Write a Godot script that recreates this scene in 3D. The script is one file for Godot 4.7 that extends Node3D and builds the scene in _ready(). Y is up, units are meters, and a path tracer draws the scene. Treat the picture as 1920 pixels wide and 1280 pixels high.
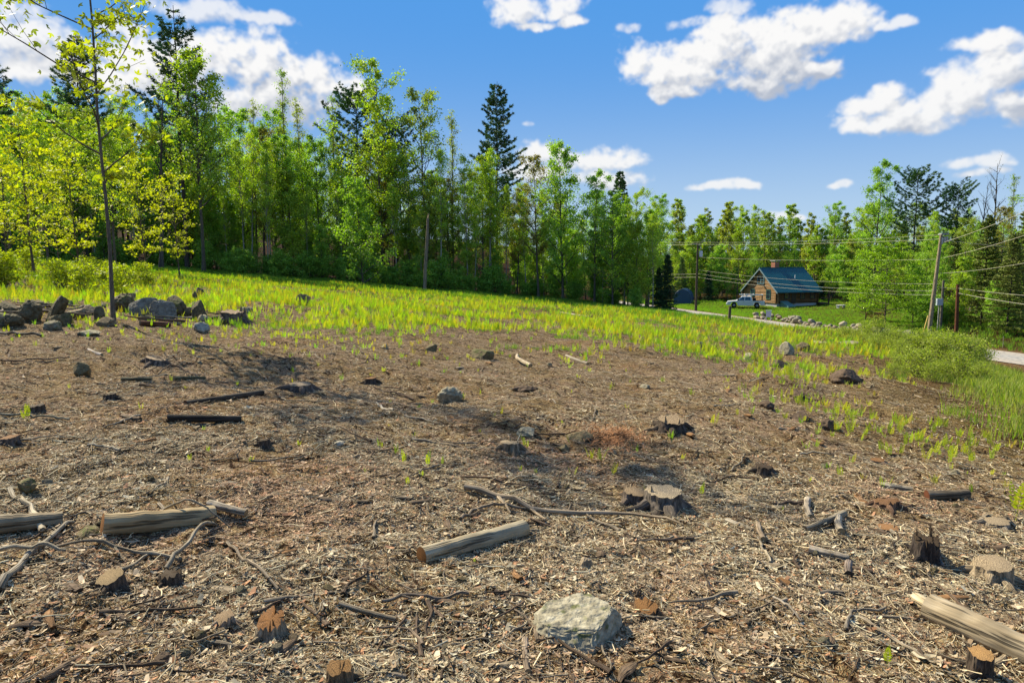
extends Node3D
# A cleared hillside field at a forest edge, with a log cabin and a road down the slope.
# x runs downhill towards the road, -z runs away from the camera; distances "d" below are -z.

class MB:
	var v := PackedVector3Array()
	var n := PackedVector3Array()
	var c := PackedColorArray()
	var uv := PackedVector2Array()
	var uv2 := PackedVector2Array()
	var ix := PackedInt32Array()
	var smooth := true

	func tube(pts: PackedVector3Array, rad: PackedFloat32Array, sides: int, col: Color, col2: Color, rough := 0.0, noise: FastNoiseLite = null, cap := true) -> void:
		var count := pts.size()
		var along := 0.0
		var start := v.size()
		var side := Vector3.UP
		for i in count:
			var t: Vector3 = (pts[mini(i + 1, count - 1)] - pts[maxi(i - 1, 0)]).normalized()
			if i > 0:
				along += pts[i].distance_to(pts[i - 1])
			if i == 0:
				side = t.cross(Vector3.UP if absf(t.y) < 0.9 else Vector3.RIGHT).normalized()
			else:
				side = (side - t * side.dot(t)).normalized()
			var up := t.cross(side)
			var cc := col.lerp(col2, float(i) / maxf(1.0, count - 1))
			for k in sides + 1:
				var a := TAU * float(k % sides) / sides
				var o := side * cos(a) + up * sin(a)
				var r := rad[i]
				if rough > 0.0:
					var q: Vector3 = pts[i] + o * rad[i]
					r *= 1.0 + rough * noise.get_noise_3d(q.x, q.y, q.z)
				v.append(pts[i] + o * r)
				n.append(o)
				c.append(cc)
				uv.append(Vector2(float(k) / sides, along))
		for i in count - 1:
			for k in sides:
				var a := start + i * (sides + 1) + k
				var b := a + sides + 1
				ix.append_array([a, b, a + 1, a + 1, b, b + 1])
		if cap:
			for e in [0, count - 1]:
				var s: int = start + e * (sides + 1)
				var m := v.size()
				var t: Vector3 = (pts[1] - pts[0] if e == 0 else pts[count - 2] - pts[count - 1]).normalized()
				v.append(pts[e])
				n.append(-t)
				c.append(col2)
				uv.append(Vector2.ZERO)
				for k in sides:
					if e == 0:
						ix.append_array([m, s + k, s + k + 1])
					else:
						ix.append_array([m, s + k + 1, s + k])

	func face(a: Vector3, b: Vector3, cc: Vector3, d: Vector3, col: Color) -> void:
		# a flat quad, for leaves and boxes; normals are added by flat()
		var s := v.size()
		v.append(a); v.append(b); v.append(cc); v.append(d)
		for k in 4: c.append(col)
		ix.append_array([s, s + 1, s + 2, s, s + 2, s + 3])

	func tri(a: Vector3, b: Vector3, cc: Vector3, col: Color) -> void:
		var s := v.size()
		v.append(a); v.append(b); v.append(cc)
		for k in 3: c.append(col)
		ix.append_array([s, s + 1, s + 2])

	func leaf(p: Vector3, along: Vector3, across: Vector3, col: Color) -> void:
		var s := v.size()
		v.append(p); v.append(p + along * 0.5 + across); v.append(p + along); v.append(p + along * 0.5 - across)
		c.append(col); c.append(col); c.append(col); c.append(col)
		ix.append_array([s, s + 1, s + 2, s, s + 2, s + 3])

	func box(lo: Vector3, hi: Vector3, col: Color, t := Transform3D()) -> void:
		var p := []
		for i in 8:
			p.append(t * Vector3(hi.x if i & 1 else lo.x, hi.y if i & 2 else lo.y, hi.z if i & 4 else lo.z))
		for q in [[0, 1, 3, 2], [5, 4, 6, 7], [4, 0, 2, 6], [1, 5, 7, 3], [2, 3, 7, 6], [4, 5, 1, 0]]:
			face(p[q[3]], p[q[2]], p[q[1]], p[q[0]], col)

	func prism(poly: PackedVector2Array, z0: float, z1: float, col: Color, t := Transform3D()) -> void:
		# an outline in x and y, drawn out along z
		var tris := Geometry2D.triangulate_polygon(poly)
		for k in range(0, tris.size(), 3):
			var a := poly[tris[k]]; var b := poly[tris[k + 1]]; var d := poly[tris[k + 2]]
			tri(t * Vector3(a.x, a.y, z1), t * Vector3(b.x, b.y, z1), t * Vector3(d.x, d.y, z1), col)
			tri(t * Vector3(a.x, a.y, z0), t * Vector3(d.x, d.y, z0), t * Vector3(b.x, b.y, z0), col)
		for k in poly.size():
			var a := poly[k]; var b := poly[(k + 1) % poly.size()]
			face(t * Vector3(a.x, a.y, z0), t * Vector3(b.x, b.y, z0), t * Vector3(b.x, b.y, z1), t * Vector3(a.x, a.y, z1), col)

	func round_normals() -> void:
		n = PackedVector3Array()
		n.resize(v.size())
		for i in range(0, ix.size(), 3):
			var f := (v[ix[i + 2]] - v[ix[i]]).cross(v[ix[i + 1]] - v[ix[i]])
			n[ix[i]] += f; n[ix[i + 1]] += f; n[ix[i + 2]] += f
		for i in n.size(): n[i] = n[i].normalized()

	func mesh(m: Material) -> ArrayMesh:
		var arr := []
		arr.resize(Mesh.ARRAY_MAX)
		arr[Mesh.ARRAY_VERTEX] = v
		if n.size() == v.size(): arr[Mesh.ARRAY_NORMAL] = n
		if c.size() == v.size(): arr[Mesh.ARRAY_COLOR] = c
		if uv.size() == v.size(): arr[Mesh.ARRAY_TEX_UV] = uv
		if uv2.size() == v.size(): arr[Mesh.ARRAY_TEX_UV2] = uv2
		arr[Mesh.ARRAY_INDEX] = ix
		var out := ArrayMesh.new()
		out.add_surface_from_arrays(Mesh.PRIMITIVE_TRIANGLES, arr)
		out.surface_set_material(0, m)
		return out

const EYE := Vector3(0, 1.7, 0)
const PITCH := -6.68
const FOCAL := 1280.0
var rng := RandomNumberGenerator.new()
var nz := FastNoiseLite.new()      # broad relief
var nf := FastNoiseLite.new()      # fine relief
var nr := FastNoiseLite.new()      # shapes of stones and wood
var used := {}
var mats := {}
var marks := []                    # [layer, name, place] : what labels refer to
var waiting := []                  # [node, description, layer, tail]
var bank := [[-50.0, 8.5], [10.0, 9.2], [18.0, 13.2], [22.0, 15.4], [28.0, 17.6], [38.0, 19.6], [43.0, 17.0], [48.0, 14.0], [60.0, 11.5], [75.0, 11.0], [500.0, 11.0]]

# ------------------------------------------------------------------ names, labels

func numbered(called: String) -> String:
	var k: int = used.get(called, 0)
	used[called] = k + 1
	return called if k == 0 else "%s_%03d" % [called, k]

func tag(o: Node3D, label: String, category: String, group := "", kind := "") -> Node3D:
	if label: o.set_meta("label", label)
	if category: o.set_meta("category", category)
	if group: o.set_meta("group", group)
	if kind: o.set_meta("kind", kind)
	return o

func thing(called: String, at: Vector3, turn := 0.0) -> Node3D:
	var o := Node3D.new()
	o.name = numbered(called)
	add_child(o)
	o.position = at
	o.rotation.y = turn
	return o

func obj(called: String, m: Mesh, parent: Node3D = null, at := Vector3.ZERO) -> MeshInstance3D:
	var o := MeshInstance3D.new()
	o.mesh = m
	if parent == null:
		o.name = numbered(called)
		add_child(o)
	else:
		o.name = called
		parent.add_child(o, true)
	o.position = at
	return o

func many(called: String, m: Mesh, places: Array, tints: PackedColorArray, parent: Node3D = null) -> MultiMeshInstance3D:
	var mm := MultiMesh.new()
	mm.transform_format = MultiMesh.TRANSFORM_3D
	mm.use_colors = tints.size() > 0
	mm.mesh = m
	mm.instance_count = places.size()
	for i in places.size():
		mm.set_instance_transform(i, places[i])
		if tints.size() > 0: mm.set_instance_color(i, tints[i])
	var o := MultiMeshInstance3D.new()
	o.multimesh = mm
	o.name = numbered(called) if parent == null else called
	if parent == null: add_child(o)
	else: parent.add_child(o, true)
	o.set_meta("kind", "stuff")
	return o

func mark(layer: String, called: String, at: Vector3) -> void:
	marks.append([layer, called, at])

func later(o: Node3D, desc: String, layer: String, category: String, group: String) -> void:
	o.set_meta("category", category)
	o.set_meta("group", group)
	waiting.append([o, desc, layer])

func settle_labels() -> void:
	var ords := ["first", "second", "third", "fourth", "fifth", "sixth", "seventh", "eighth", "ninth", "tenth", "eleventh", "twelfth", "thirteenth", "fourteenth", "fifteenth", "sixteenth", "seventeenth", "eighteenth", "nineteenth", "twentieth"]
	for k in 9: ords.append("twenty " + ords[k])
	ords.append("thirtieth")
	for k in 9: ords.append("thirty " + ords[k])
	var sets := {}
	for w in waiting:
		var p: Vector3 = w[0].position
		var best = null
		var least := 1e9
		for m in marks:
			if m[0] != w[2]: continue
			var far: float = m[2].distance_to(p) + 0.01
			if far < least:
				least = far
				best = m
		var off: Vector3 = p - best[2]
		var rel := "behind"
		if absf(off.x) > absf(off.z): rel = "downhill of" if off.x > 0 else "uphill of"
		elif off.z > 0: rel = "in front of"
		var key := "%s %s the %s" % [w[1], rel, best[1]]
		if not sets.has(key): sets[key] = []
		sets[key].append([least, w[0]])
	for key in sets:
		var list: Array = sets[key]
		list.sort_custom(func(a, b): return a[0] < b[0])
		for i in list.size():
			list[i][1].set_meta("label", key if list.size() == 1 else "%s, %s one out" % [key, ords[mini(i, 38)]])

# ------------------------------------------------------------------ the lie of the land

func bank_x(d: float) -> float:
	for i in bank.size() - 1:
		if d < bank[i + 1][0]:
			return lerpf(bank[i][1], bank[i + 1][1], clampf((d - bank[i][0]) / (bank[i + 1][0] - bank[i][0]), 0, 1))
	return bank[-1][1]

func road_x(d: float) -> float:
	return 36.0 - 0.285 * (d - 50.0)

func broad(x: float, z: float) -> float:
	var d := -z
	var y := -0.08 * clampf(x, -110, 40) - 0.025 * clampf(d, -30, 140)
	y += 0.13 * nz.get_noise_2d(x * 0.55, z * 0.55) * clampf(d * 0.2, 0.3, 1.8)
	# the hill goes on rising under the wood, and beyond the cabin
	y += 8.0 * smoothstep(74.0, 135.0, d) * smoothstep(16.0, 2.0, x)
	# soil heaps by the downhill edge of the field
	y += 0.22 * exp(-((x - 7.6) * (x - 7.6) + (d - 14.6) * (d - 14.6)) * 0.5)
	y += 0.25 * exp(-((x - 5.0) * (x - 5.0) + (d - 13.2) * (d - 13.2)) * 0.8)
	var s := x - bank_x(d)
	if s > 0.0:
		var t := smoothstep(0.0, 7.0, s)
		var low := -5.25
		var r := absf(x - road_x(d))
		if r > 4.5:
			low += (0.35 * nz.get_noise_2d(x * 0.2, z * 0.2) + 0.1) * smoothstep(4.5, 9.0, r)
			if d < 70.0 and x > road_x(d): low += 0.5 * smoothstep(5.0, 12.0, r)
		low += 7.0 * smoothstep(122.0, 175.0, d) * smoothstep(4.0, 14.0, r)
		low += 4.0 * smoothstep(60.0, 110.0, x) * smoothstep(4.0, 14.0, r)
		y = lerpf(y, low, t)
	return y

func gh(x: float, z: float) -> float:
	var y := broad(x, z)
	if absf(x - road_x(-z)) < 5.5: return y
	var near := clampf(1.4 - absf(z) / 60.0, 0.0, 1.0)
	y += near * (0.045 * nf.get_noise_2d(x * 2.2, z * 2.2) + 0.036 * nf.get_noise_2d(x * 8.0 + 40.0, z * 8.0) + 0.016 * nf.get_noise_2d(x * 24.0, z * 24.0 + 70.0))
	return y

func spot(x: float, z: float) -> Vector3:
	return Vector3(x, gh(x, z), z)

# where the line of sight through a point of the photograph (1920 x 1280) meets the ground
func at(px: float, py: float) -> Vector3:
	var dir := Vector3((px - 960.0) / FOCAL, -(py - 640.0) / FOCAL, -1.0).rotated(Vector3.RIGHT, deg_to_rad(PITCH)).normalized()
	var t := 0.5
	var was := 0.5
	while t < 250.0:
		var p := EYE + dir * t
		if p.y < broad(p.x, p.z): break
		was = t
		t *= 1.02
	for i in 14:
		var mid := (t + was) * 0.5
		var p := EYE + dir * mid
		if p.y < gh(p.x, p.z): t = mid
		else: was = mid
	var q := EYE + dir * t
	return Vector3(q.x, gh(q.x, q.z), q.z)

# metres that one photograph pixel spans at that place
func per_px(p: Vector3) -> float:
	var rel := (p - EYE).rotated(Vector3.RIGHT, -deg_to_rad(PITCH))
	return -rel.z / FOCAL

func px_of(p: Vector3) -> Vector2:
	var rel := (p - EYE).rotated(Vector3.RIGHT, -deg_to_rad(PITCH))
	if rel.z > -0.2: return Vector2(-9999, -9999)
	return Vector2(960.0 - rel.x / rel.z * FOCAL, 640.0 + rel.y / rel.z * FOCAL)

# ------------------------------------------------------------------ materials

func ramp(stops: Array) -> Gradient:
	var g := Gradient.new()
	var o := PackedFloat32Array()
	var c := PackedColorArray()
	for s in stops:
		o.append(s[0])
		c.append(s[1])
	g.offsets = o
	g.colors = c
	return g

func noise_tex(size: int, freq: float, seed_: int, stops: Array, type := FastNoiseLite.TYPE_SIMPLEX_SMOOTH, octaves := 5) -> NoiseTexture2D:
	var f := FastNoiseLite.new()
	f.seed = seed_
	f.frequency = freq
	f.noise_type = type
	f.fractal_octaves = octaves
	var t := NoiseTexture2D.new()
	t.width = size
	t.height = size
	t.seamless = true
	t.noise = f
	if stops.size(): t.color_ramp = ramp(stops)
	return t

func grey(x: float) -> Color:
	return Color(x, x, x)

func mat(called: String, col: Color, rough := 0.9, vertex := false) -> StandardMaterial3D:
	if mats.has(called): return mats[called]
	var m := StandardMaterial3D.new()
	m.resource_name = called
	m.albedo_color = col.linear_to_srgb() if not vertex else Color.WHITE
	m.roughness = rough
	m.metallic_specular = 0.3
	m.vertex_color_use_as_albedo = vertex
	mats[called] = m
	return m

func make_materials() -> void:
	var m := mat("leaf", Color.WHITE, 0.55, true)
	m.backlight_enabled = true
	m.backlight = Color(0.92, 1.0, 0.30)
	m = mat("needle", Color.WHITE, 0.6, true)
	m.backlight_enabled = true
	m.backlight = Color(0.22, 0.28, 0.12)
	m = mat("dry", Color.WHITE, 0.85, true)
	m.metallic_specular = 0.2
	var bark_t := noise_tex(256, 0.035, 5, [[0.0, grey(0.45)], [0.4, grey(0.75)], [0.6, grey(0.9)], [1.0, grey(1.0)]])
	var bark_h := noise_tex(256, 0.035, 5, [])
	m = mat("bark", Color.WHITE, 0.95, true)
	m.albedo_texture = bark_t
	m.heightmap_enabled = true
	m.heightmap_texture = bark_h
	m.heightmap_scale = 1.0
	m.uv1_scale = Vector3(2, 0.7, 1)
	# weathered wood: streaks along the length
	var streak := Image.create(256, 256, false, Image.FORMAT_RGB8)
	var high := Image.create(256, 256, false, Image.FORMAT_RGB8)
	var f := FastNoiseLite.new()
	f.seed = 77
	f.frequency = 0.03
	f.fractal_octaves = 4
	for y in 256:
		for x in 256:
			var ang := TAU * x / 256.0
			var g := f.get_noise_3d(cos(ang) * 75.0 + 8.0 * sin(y * TAU / 256.0), sin(ang) * 75.0, absf(y - 128.0) * 0.35) * 0.5 + 0.5
			var h := f.get_noise_3d(cos(ang) * 40.0 + 300.0, sin(ang) * 40.0, absf(y - 128.0) * 0.8) * 0.5 + 0.5
			var crack := smoothstep(0.36, 0.30, g)
			var w := lerpf(0.62, 1.0, clampf(g * 0.6 + h * 0.6 - 0.1, 0, 1)) * lerpf(1.0, 0.62, crack)
			streak.set_pixel(x, y, Color(w, w * lerpf(0.94, 1.0, h), w * lerpf(0.84, 1.0, h)))
			var hh := clampf(g * 1.2 - 0.3 * crack, 0, 1)
			high.set_pixel(x, y, grey(hh))
	m = mat("wood", Color.WHITE, 0.85, true)
	m.albedo_texture = ImageTexture.create_from_image(streak)
	m.heightmap_enabled = true
	m.heightmap_texture = ImageTexture.create_from_image(high)
	m.heightmap_scale = 0.8
	m.uv1_scale = Vector3(1, 0.6, 1)
	m = mat("stone", Color.WHITE, 0.9, true)
	m.albedo_texture = noise_tex(512, 0.02, 11, [[0.0, grey(0.55)], [0.3, Color(0.78, 0.76, 0.7)], [0.55, Color(0.88, 0.86, 0.80)], [0.8, Color(0.97, 0.96, 0.92)], [1.0, Color(0.9, 0.86, 0.74)]])
	m.uv1_triplanar = true
	m.uv1_scale = Vector3(1.1, 1.1, 1.1)
	m.heightmap_enabled = true
	m.heightmap_texture = noise_tex(512, 0.03, 12, [], FastNoiseLite.TYPE_SIMPLEX_SMOOTH, 6)
	m.heightmap_scale = 1.6
	# end grain
	var rings := Image.create(256, 256, false, Image.FORMAT_RGB8)
	for y in 256:
		for x in 256:
			var q := Vector2(x - 128, y - 128)
			var wob := f.get_noise_2d(x * 0.7, y * 0.7) * 9.0
			var r := q.length() + wob
			var g := 0.72 + 0.14 * sin(r * 0.55) + 0.34 * f.get_noise_2d(x * 3.0 + 500.0, y * 3.0)
			var split := absf(fmod(q.angle() * 3.0 + 0.4 * f.get_noise_2d(x, y + 900.0) + 20.0, TAU) - 2.0)
			if split < 0.03: g *= 0.75
			rings.set_pixel(x, y, Color(g, g * 0.95, g * 0.88))
	m = mat("end_grain", Color.WHITE, 0.85, true)
	m.albedo_texture = ImageTexture.create_from_image(rings)
	m = mat("paint", Color.WHITE, 0.35, true)
	m = mat("matte", Color.WHITE, 0.85, true)
	m = mat("metal", Color(0.45, 0.45, 0.44), 0.45)
	m.metallic = 0.7
	m = mat("glass", Color(0.02, 0.03, 0.035), 0.06)
	m.metallic_specular = 0.8
	m = mat("road", Color.WHITE, 0.92, true)
	m.albedo_texture = noise_tex(512, 0.012, 31, [[0.0, grey(0.72)], [0.45, grey(0.9)], [0.6, Color(1, 0.98, 0.95)], [1.0, grey(0.85)]])
	m.uv1_scale = Vector3(0.35, 0.35, 1)
	# litter on the soil: fibres and crumbs of wood
	var litter := Image.create(1024, 1024, false, Image.FORMAT_RGB8)
	var bump := Image.create(1024, 1024, false, Image.FORMAT_RGB8)
	litter.fill(Color(0.48, 0.43, 0.36))
	bump.fill(grey(0.2))
	for k in 26000:
		var x := rng.randf() * 1024.0
		var y := rng.randf() * 1024.0
		var a := rng.randf() * TAU
		var bend := rng.randf_range(-0.05, 0.05)
		var length := int(rng.randf_range(4, 26) * (1.0 + float(rng.randf() < 0.1)))
		var tone := rng.randf()
		var col := Color(0.72, 0.62, 0.50).lerp(Color(0.95, 0.88, 0.76), rng.randf()) if tone > 0.62 else Color(0.55, 0.45, 0.36).lerp(Color(0.62, 0.44, 0.34), rng.randf()) if tone > 0.25 else Color(0.26, 0.21, 0.17)
		var lift := float(k) / 26000.0 * 0.7 + 0.3
		var w := 2 if rng.randf() < 0.5 else 3
		for s in length:
			for q in w:
				var ix := posmod(int(x) + (q if absf(sin(a)) > 0.7 else 0), 1024)
				var iy := posmod(int(y) + (0 if absf(sin(a)) > 0.7 else q), 1024)
				litter.set_pixel(ix, iy, col if q < 2 else col.darkened(0.3))
				bump.set_pixel(ix, iy, grey(lift * (1.0 if q == 0 else 0.8)))
			x += cos(a)
			y += sin(a)
			a += bend
	m = mat("soil", Color.WHITE, 0.95, true)
	m.metallic_specular = 0.15
	m.albedo_texture = ImageTexture.create_from_image(litter)
	m.heightmap_enabled = true
	m.heightmap_texture = ImageTexture.create_from_image(bump)
	m.heightmap_scale = 1.2
	m.uv1_scale = Vector3(0.62, 0.62, 1)
	# the same in coarser bits: twigs and gaps between them
	var coarse := Image.create(1024, 1024, false, Image.FORMAT_RGB8)
	coarse.fill(Color(0.88, 0.86, 0.83))
	for k in 9000:
		var x := rng.randf() * 1024.0
		var y := rng.randf() * 1024.0
		var a := rng.randf() * TAU
		var bend := rng.randf_range(-0.04, 0.04)
		var length := int(rng.randf_range(6, 34))
		var tone := rng.randf()
		var col := Color(1.0, 0.99, 0.95) if tone > 0.55 else Color(0.86, 0.80, 0.74) if tone > 0.4 else Color(0.40, 0.36, 0.33)
		for s in length:
			for q in (3 if tone < 0.4 else 2):
				coarse.set_pixel(posmod(int(x) + (q if absf(sin(a)) > 0.7 else 0), 1024), posmod(int(y) + (0 if absf(sin(a)) > 0.7 else q), 1024), col)
			x += cos(a)
			y += sin(a)
			a += bend
	m.detail_enabled = true
	m.detail_albedo = ImageTexture.create_from_image(coarse)
	m.detail_blend_mode = BaseMaterial3D.BLEND_MODE_MUL
	m.detail_uv_layer = BaseMaterial3D.DETAIL_UV_2
	m.uv2_scale = Vector3(0.12, 0.12, 1)


# ------------------------------------------------------------------ sky

const SKY_W := 4096
const SKY_H := 2048
var cn := FastNoiseLite.new()
var cw := FastNoiseLite.new()
var cb := FastNoiseLite.new()

func angles(px: float, py: float) -> Vector2:
	var d := Vector3((px - 960.0) / FOCAL, -(py - 640.0) / FOCAL, -1.0).rotated(Vector3.RIGHT, deg_to_rad(PITCH)).normalized()
	return Vector2(rad_to_deg(atan2(d.x, -d.z)), rad_to_deg(asin(d.y)))

func air(e: float) -> Color:
	# linear colour of the clear sky at an elevation in degrees
	var t := clampf(e / 90.0, 0, 1)
	var low := Color(0.52, 0.69, 0.85)
	var mid := Color(0.088, 0.335, 0.80)
	var top := Color(0.045, 0.20, 0.64)
	var a := 1.0 - exp(-pow(maxf(e, 0.0) / 9.5, 1.8))
	return low.lerp(mid, a).lerp(top, smoothstep(0.2, 1.0, t))

func cloud_depth(puffs: Array, a: float, e: float, bend := 1.0) -> float:
	# eddies of several sizes bend the outline
	var wx := a + bend * 1.3 * cw.get_noise_2d(a * 2.2, e * 2.6) + bend * 0.55 * cw.get_noise_2d(a * 9.0 + 50.0, e * 10.0)
	var we := e + bend * 1.0 * cw.get_noise_2d(a * 2.2 + 200.0, e * 2.6) + bend * 0.45 * cw.get_noise_2d(a * 9.0, e * 10.0 + 80.0)
	var f := -1.0
	var sum := 0.0
	for p in puffs:
		var u: float = (wx - p[0]) / p[2]
		var w: float = (we - p[1]) / (p[3] if we > p[1] else p[3] * 0.8)
		var q := 1.0 - u * u - w * w
		if q > -0.6: sum += exp(q * 3.0) * 0.09
		f = maxf(f, q)
	f = maxf(f, -1.0) * 0.8 + minf(sum, 1.5) * 0.25
	f = f if f < 0.5 else 0.5 + 0.6 * (1.0 - exp(-(f - 0.5) * 1.4))
	var billow := 0.5 - absf(cb.get_noise_2d(a * 8.0, e * 9.0))
	var ragged := cn.get_noise_2d(a * 6.0, e * 7.5) + 0.75 * cn.get_noise_2d(a * 19.0 + 300.0, e * 24.0) + 0.35 * cn.get_noise_2d(a * 55.0, e * 60.0 + 90.0)
	return f + 0.07 + 0.55 * ragged + 0.75 * (billow - 0.30)

func paint_cloud(im: Image, scale: float, cloud: Dictionary, lo: Vector2, hi: Vector2) -> void:
	# lo and hi bound the part of the sky to paint, in degrees
	var puffs: Array = cloud.puffs
	var x0 := maxf(cloud.lo.x - 2.5, lo.x)
	var x1 := minf(cloud.hi.x + 2.5, hi.x)
	var y0 := maxf(cloud.lo.y - 2.0, lo.y)
	var y1 := minf(cloud.hi.y + 2.0, hi.y)
	if x0 >= x1 or y0 >= y1: return
	var w := im.get_width()
	var h := im.get_height()
	var full_w := SKY_W / scale
	var full_h := SKY_H / scale
	var ox := int((lo.x + 180.0) / 360.0 * full_w)
	var oy := int((90.0 - hi.y) / 180.0 * full_h)
	var ia := maxi(int((x0 + 180.0) / 360.0 * full_w) - ox, 0)
	var ib := mini(int((x1 + 180.0) / 360.0 * full_w) - ox, w - 1)
	var ja := maxi(int((90.0 - y1) / 180.0 * full_h) - oy, 0)
	var jb := mini(int((90.0 - y0) / 180.0 * full_h) - oy, h - 1)
	var thin: float = cloud.thin
	var bend := 0.0
	for p in puffs: bend = maxf(bend, clampf(p[3] / 2.0, 0.15, 1.0))
	for j in range(ja, jb + 1):
		var e := 90.0 - (j + oy + 0.5) / full_h * 180.0
		for i in range(ia, ib + 1):
			var a := (i + ox + 0.5) / full_w * 360.0 - 180.0
			var d := cloud_depth(puffs, a, e, bend)
			if d < -0.12: continue
			var alpha := smoothstep(-0.12, 0.85, d - (1.0 - thin) * 0.5) * lerpf(thin, 1.0, 0.5)
			var up := cloud_depth(puffs, a - 0.5, e + 0.7, bend)
			var high := cloud_depth(puffs, a - 1.6, e + 2.4, bend)
			var far := cloud_depth(puffs, a - 2.6, e + 4.4, bend)
			# lit on the side of the sun, greyer where more cloud lies above
			var relief := clampf((d - up) * 0.9, -0.35, 0.5)
			var grey_share := clampf(0.10 + 0.50 * clampf(high, 0, 1.1) + 0.46 * clampf(far, 0, 1.1) - relief, 0, 1)
			var c := Color(0.96, 0.955, 0.95).lerp(Color(0.46, 0.51, 0.61), grey_share)
			c = c.lerp(Color(0.72, 0.78, 0.85), clampf(0.45 - e / 30.0, 0, 0.4))
			im.set_pixel(i, j, im.get_pixel(i, j).lerp(c, alpha))

func make_cloud(puffs: Array, thin := 1.0) -> Dictionary:
	var lo := Vector2(999, 999)
	var hi := Vector2(-999, -999)
	for p in puffs:
		lo = lo.min(Vector2(p[0] - p[2], p[1] - p[3]))
		hi = hi.max(Vector2(p[0] + p[2], p[1] + p[3]))
	return {"puffs": puffs, "lo": lo, "hi": hi, "thin": thin}

func seen_cloud(list: Array, thin := 1.0) -> Dictionary:
	# puffs given where the photograph shows them
	var puffs := []
	for q in list:
		var a := angles(q[0], q[1])
		var b := angles(q[0] + q[2], q[1])
		var c := angles(q[0], q[1] - q[3])
		puffs.append([a.x, a.y, maxf(absf(b.x - a.x), 0.3), maxf(absf(c.y - a.y), 0.3)])
	return make_cloud(puffs, thin)

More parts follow.
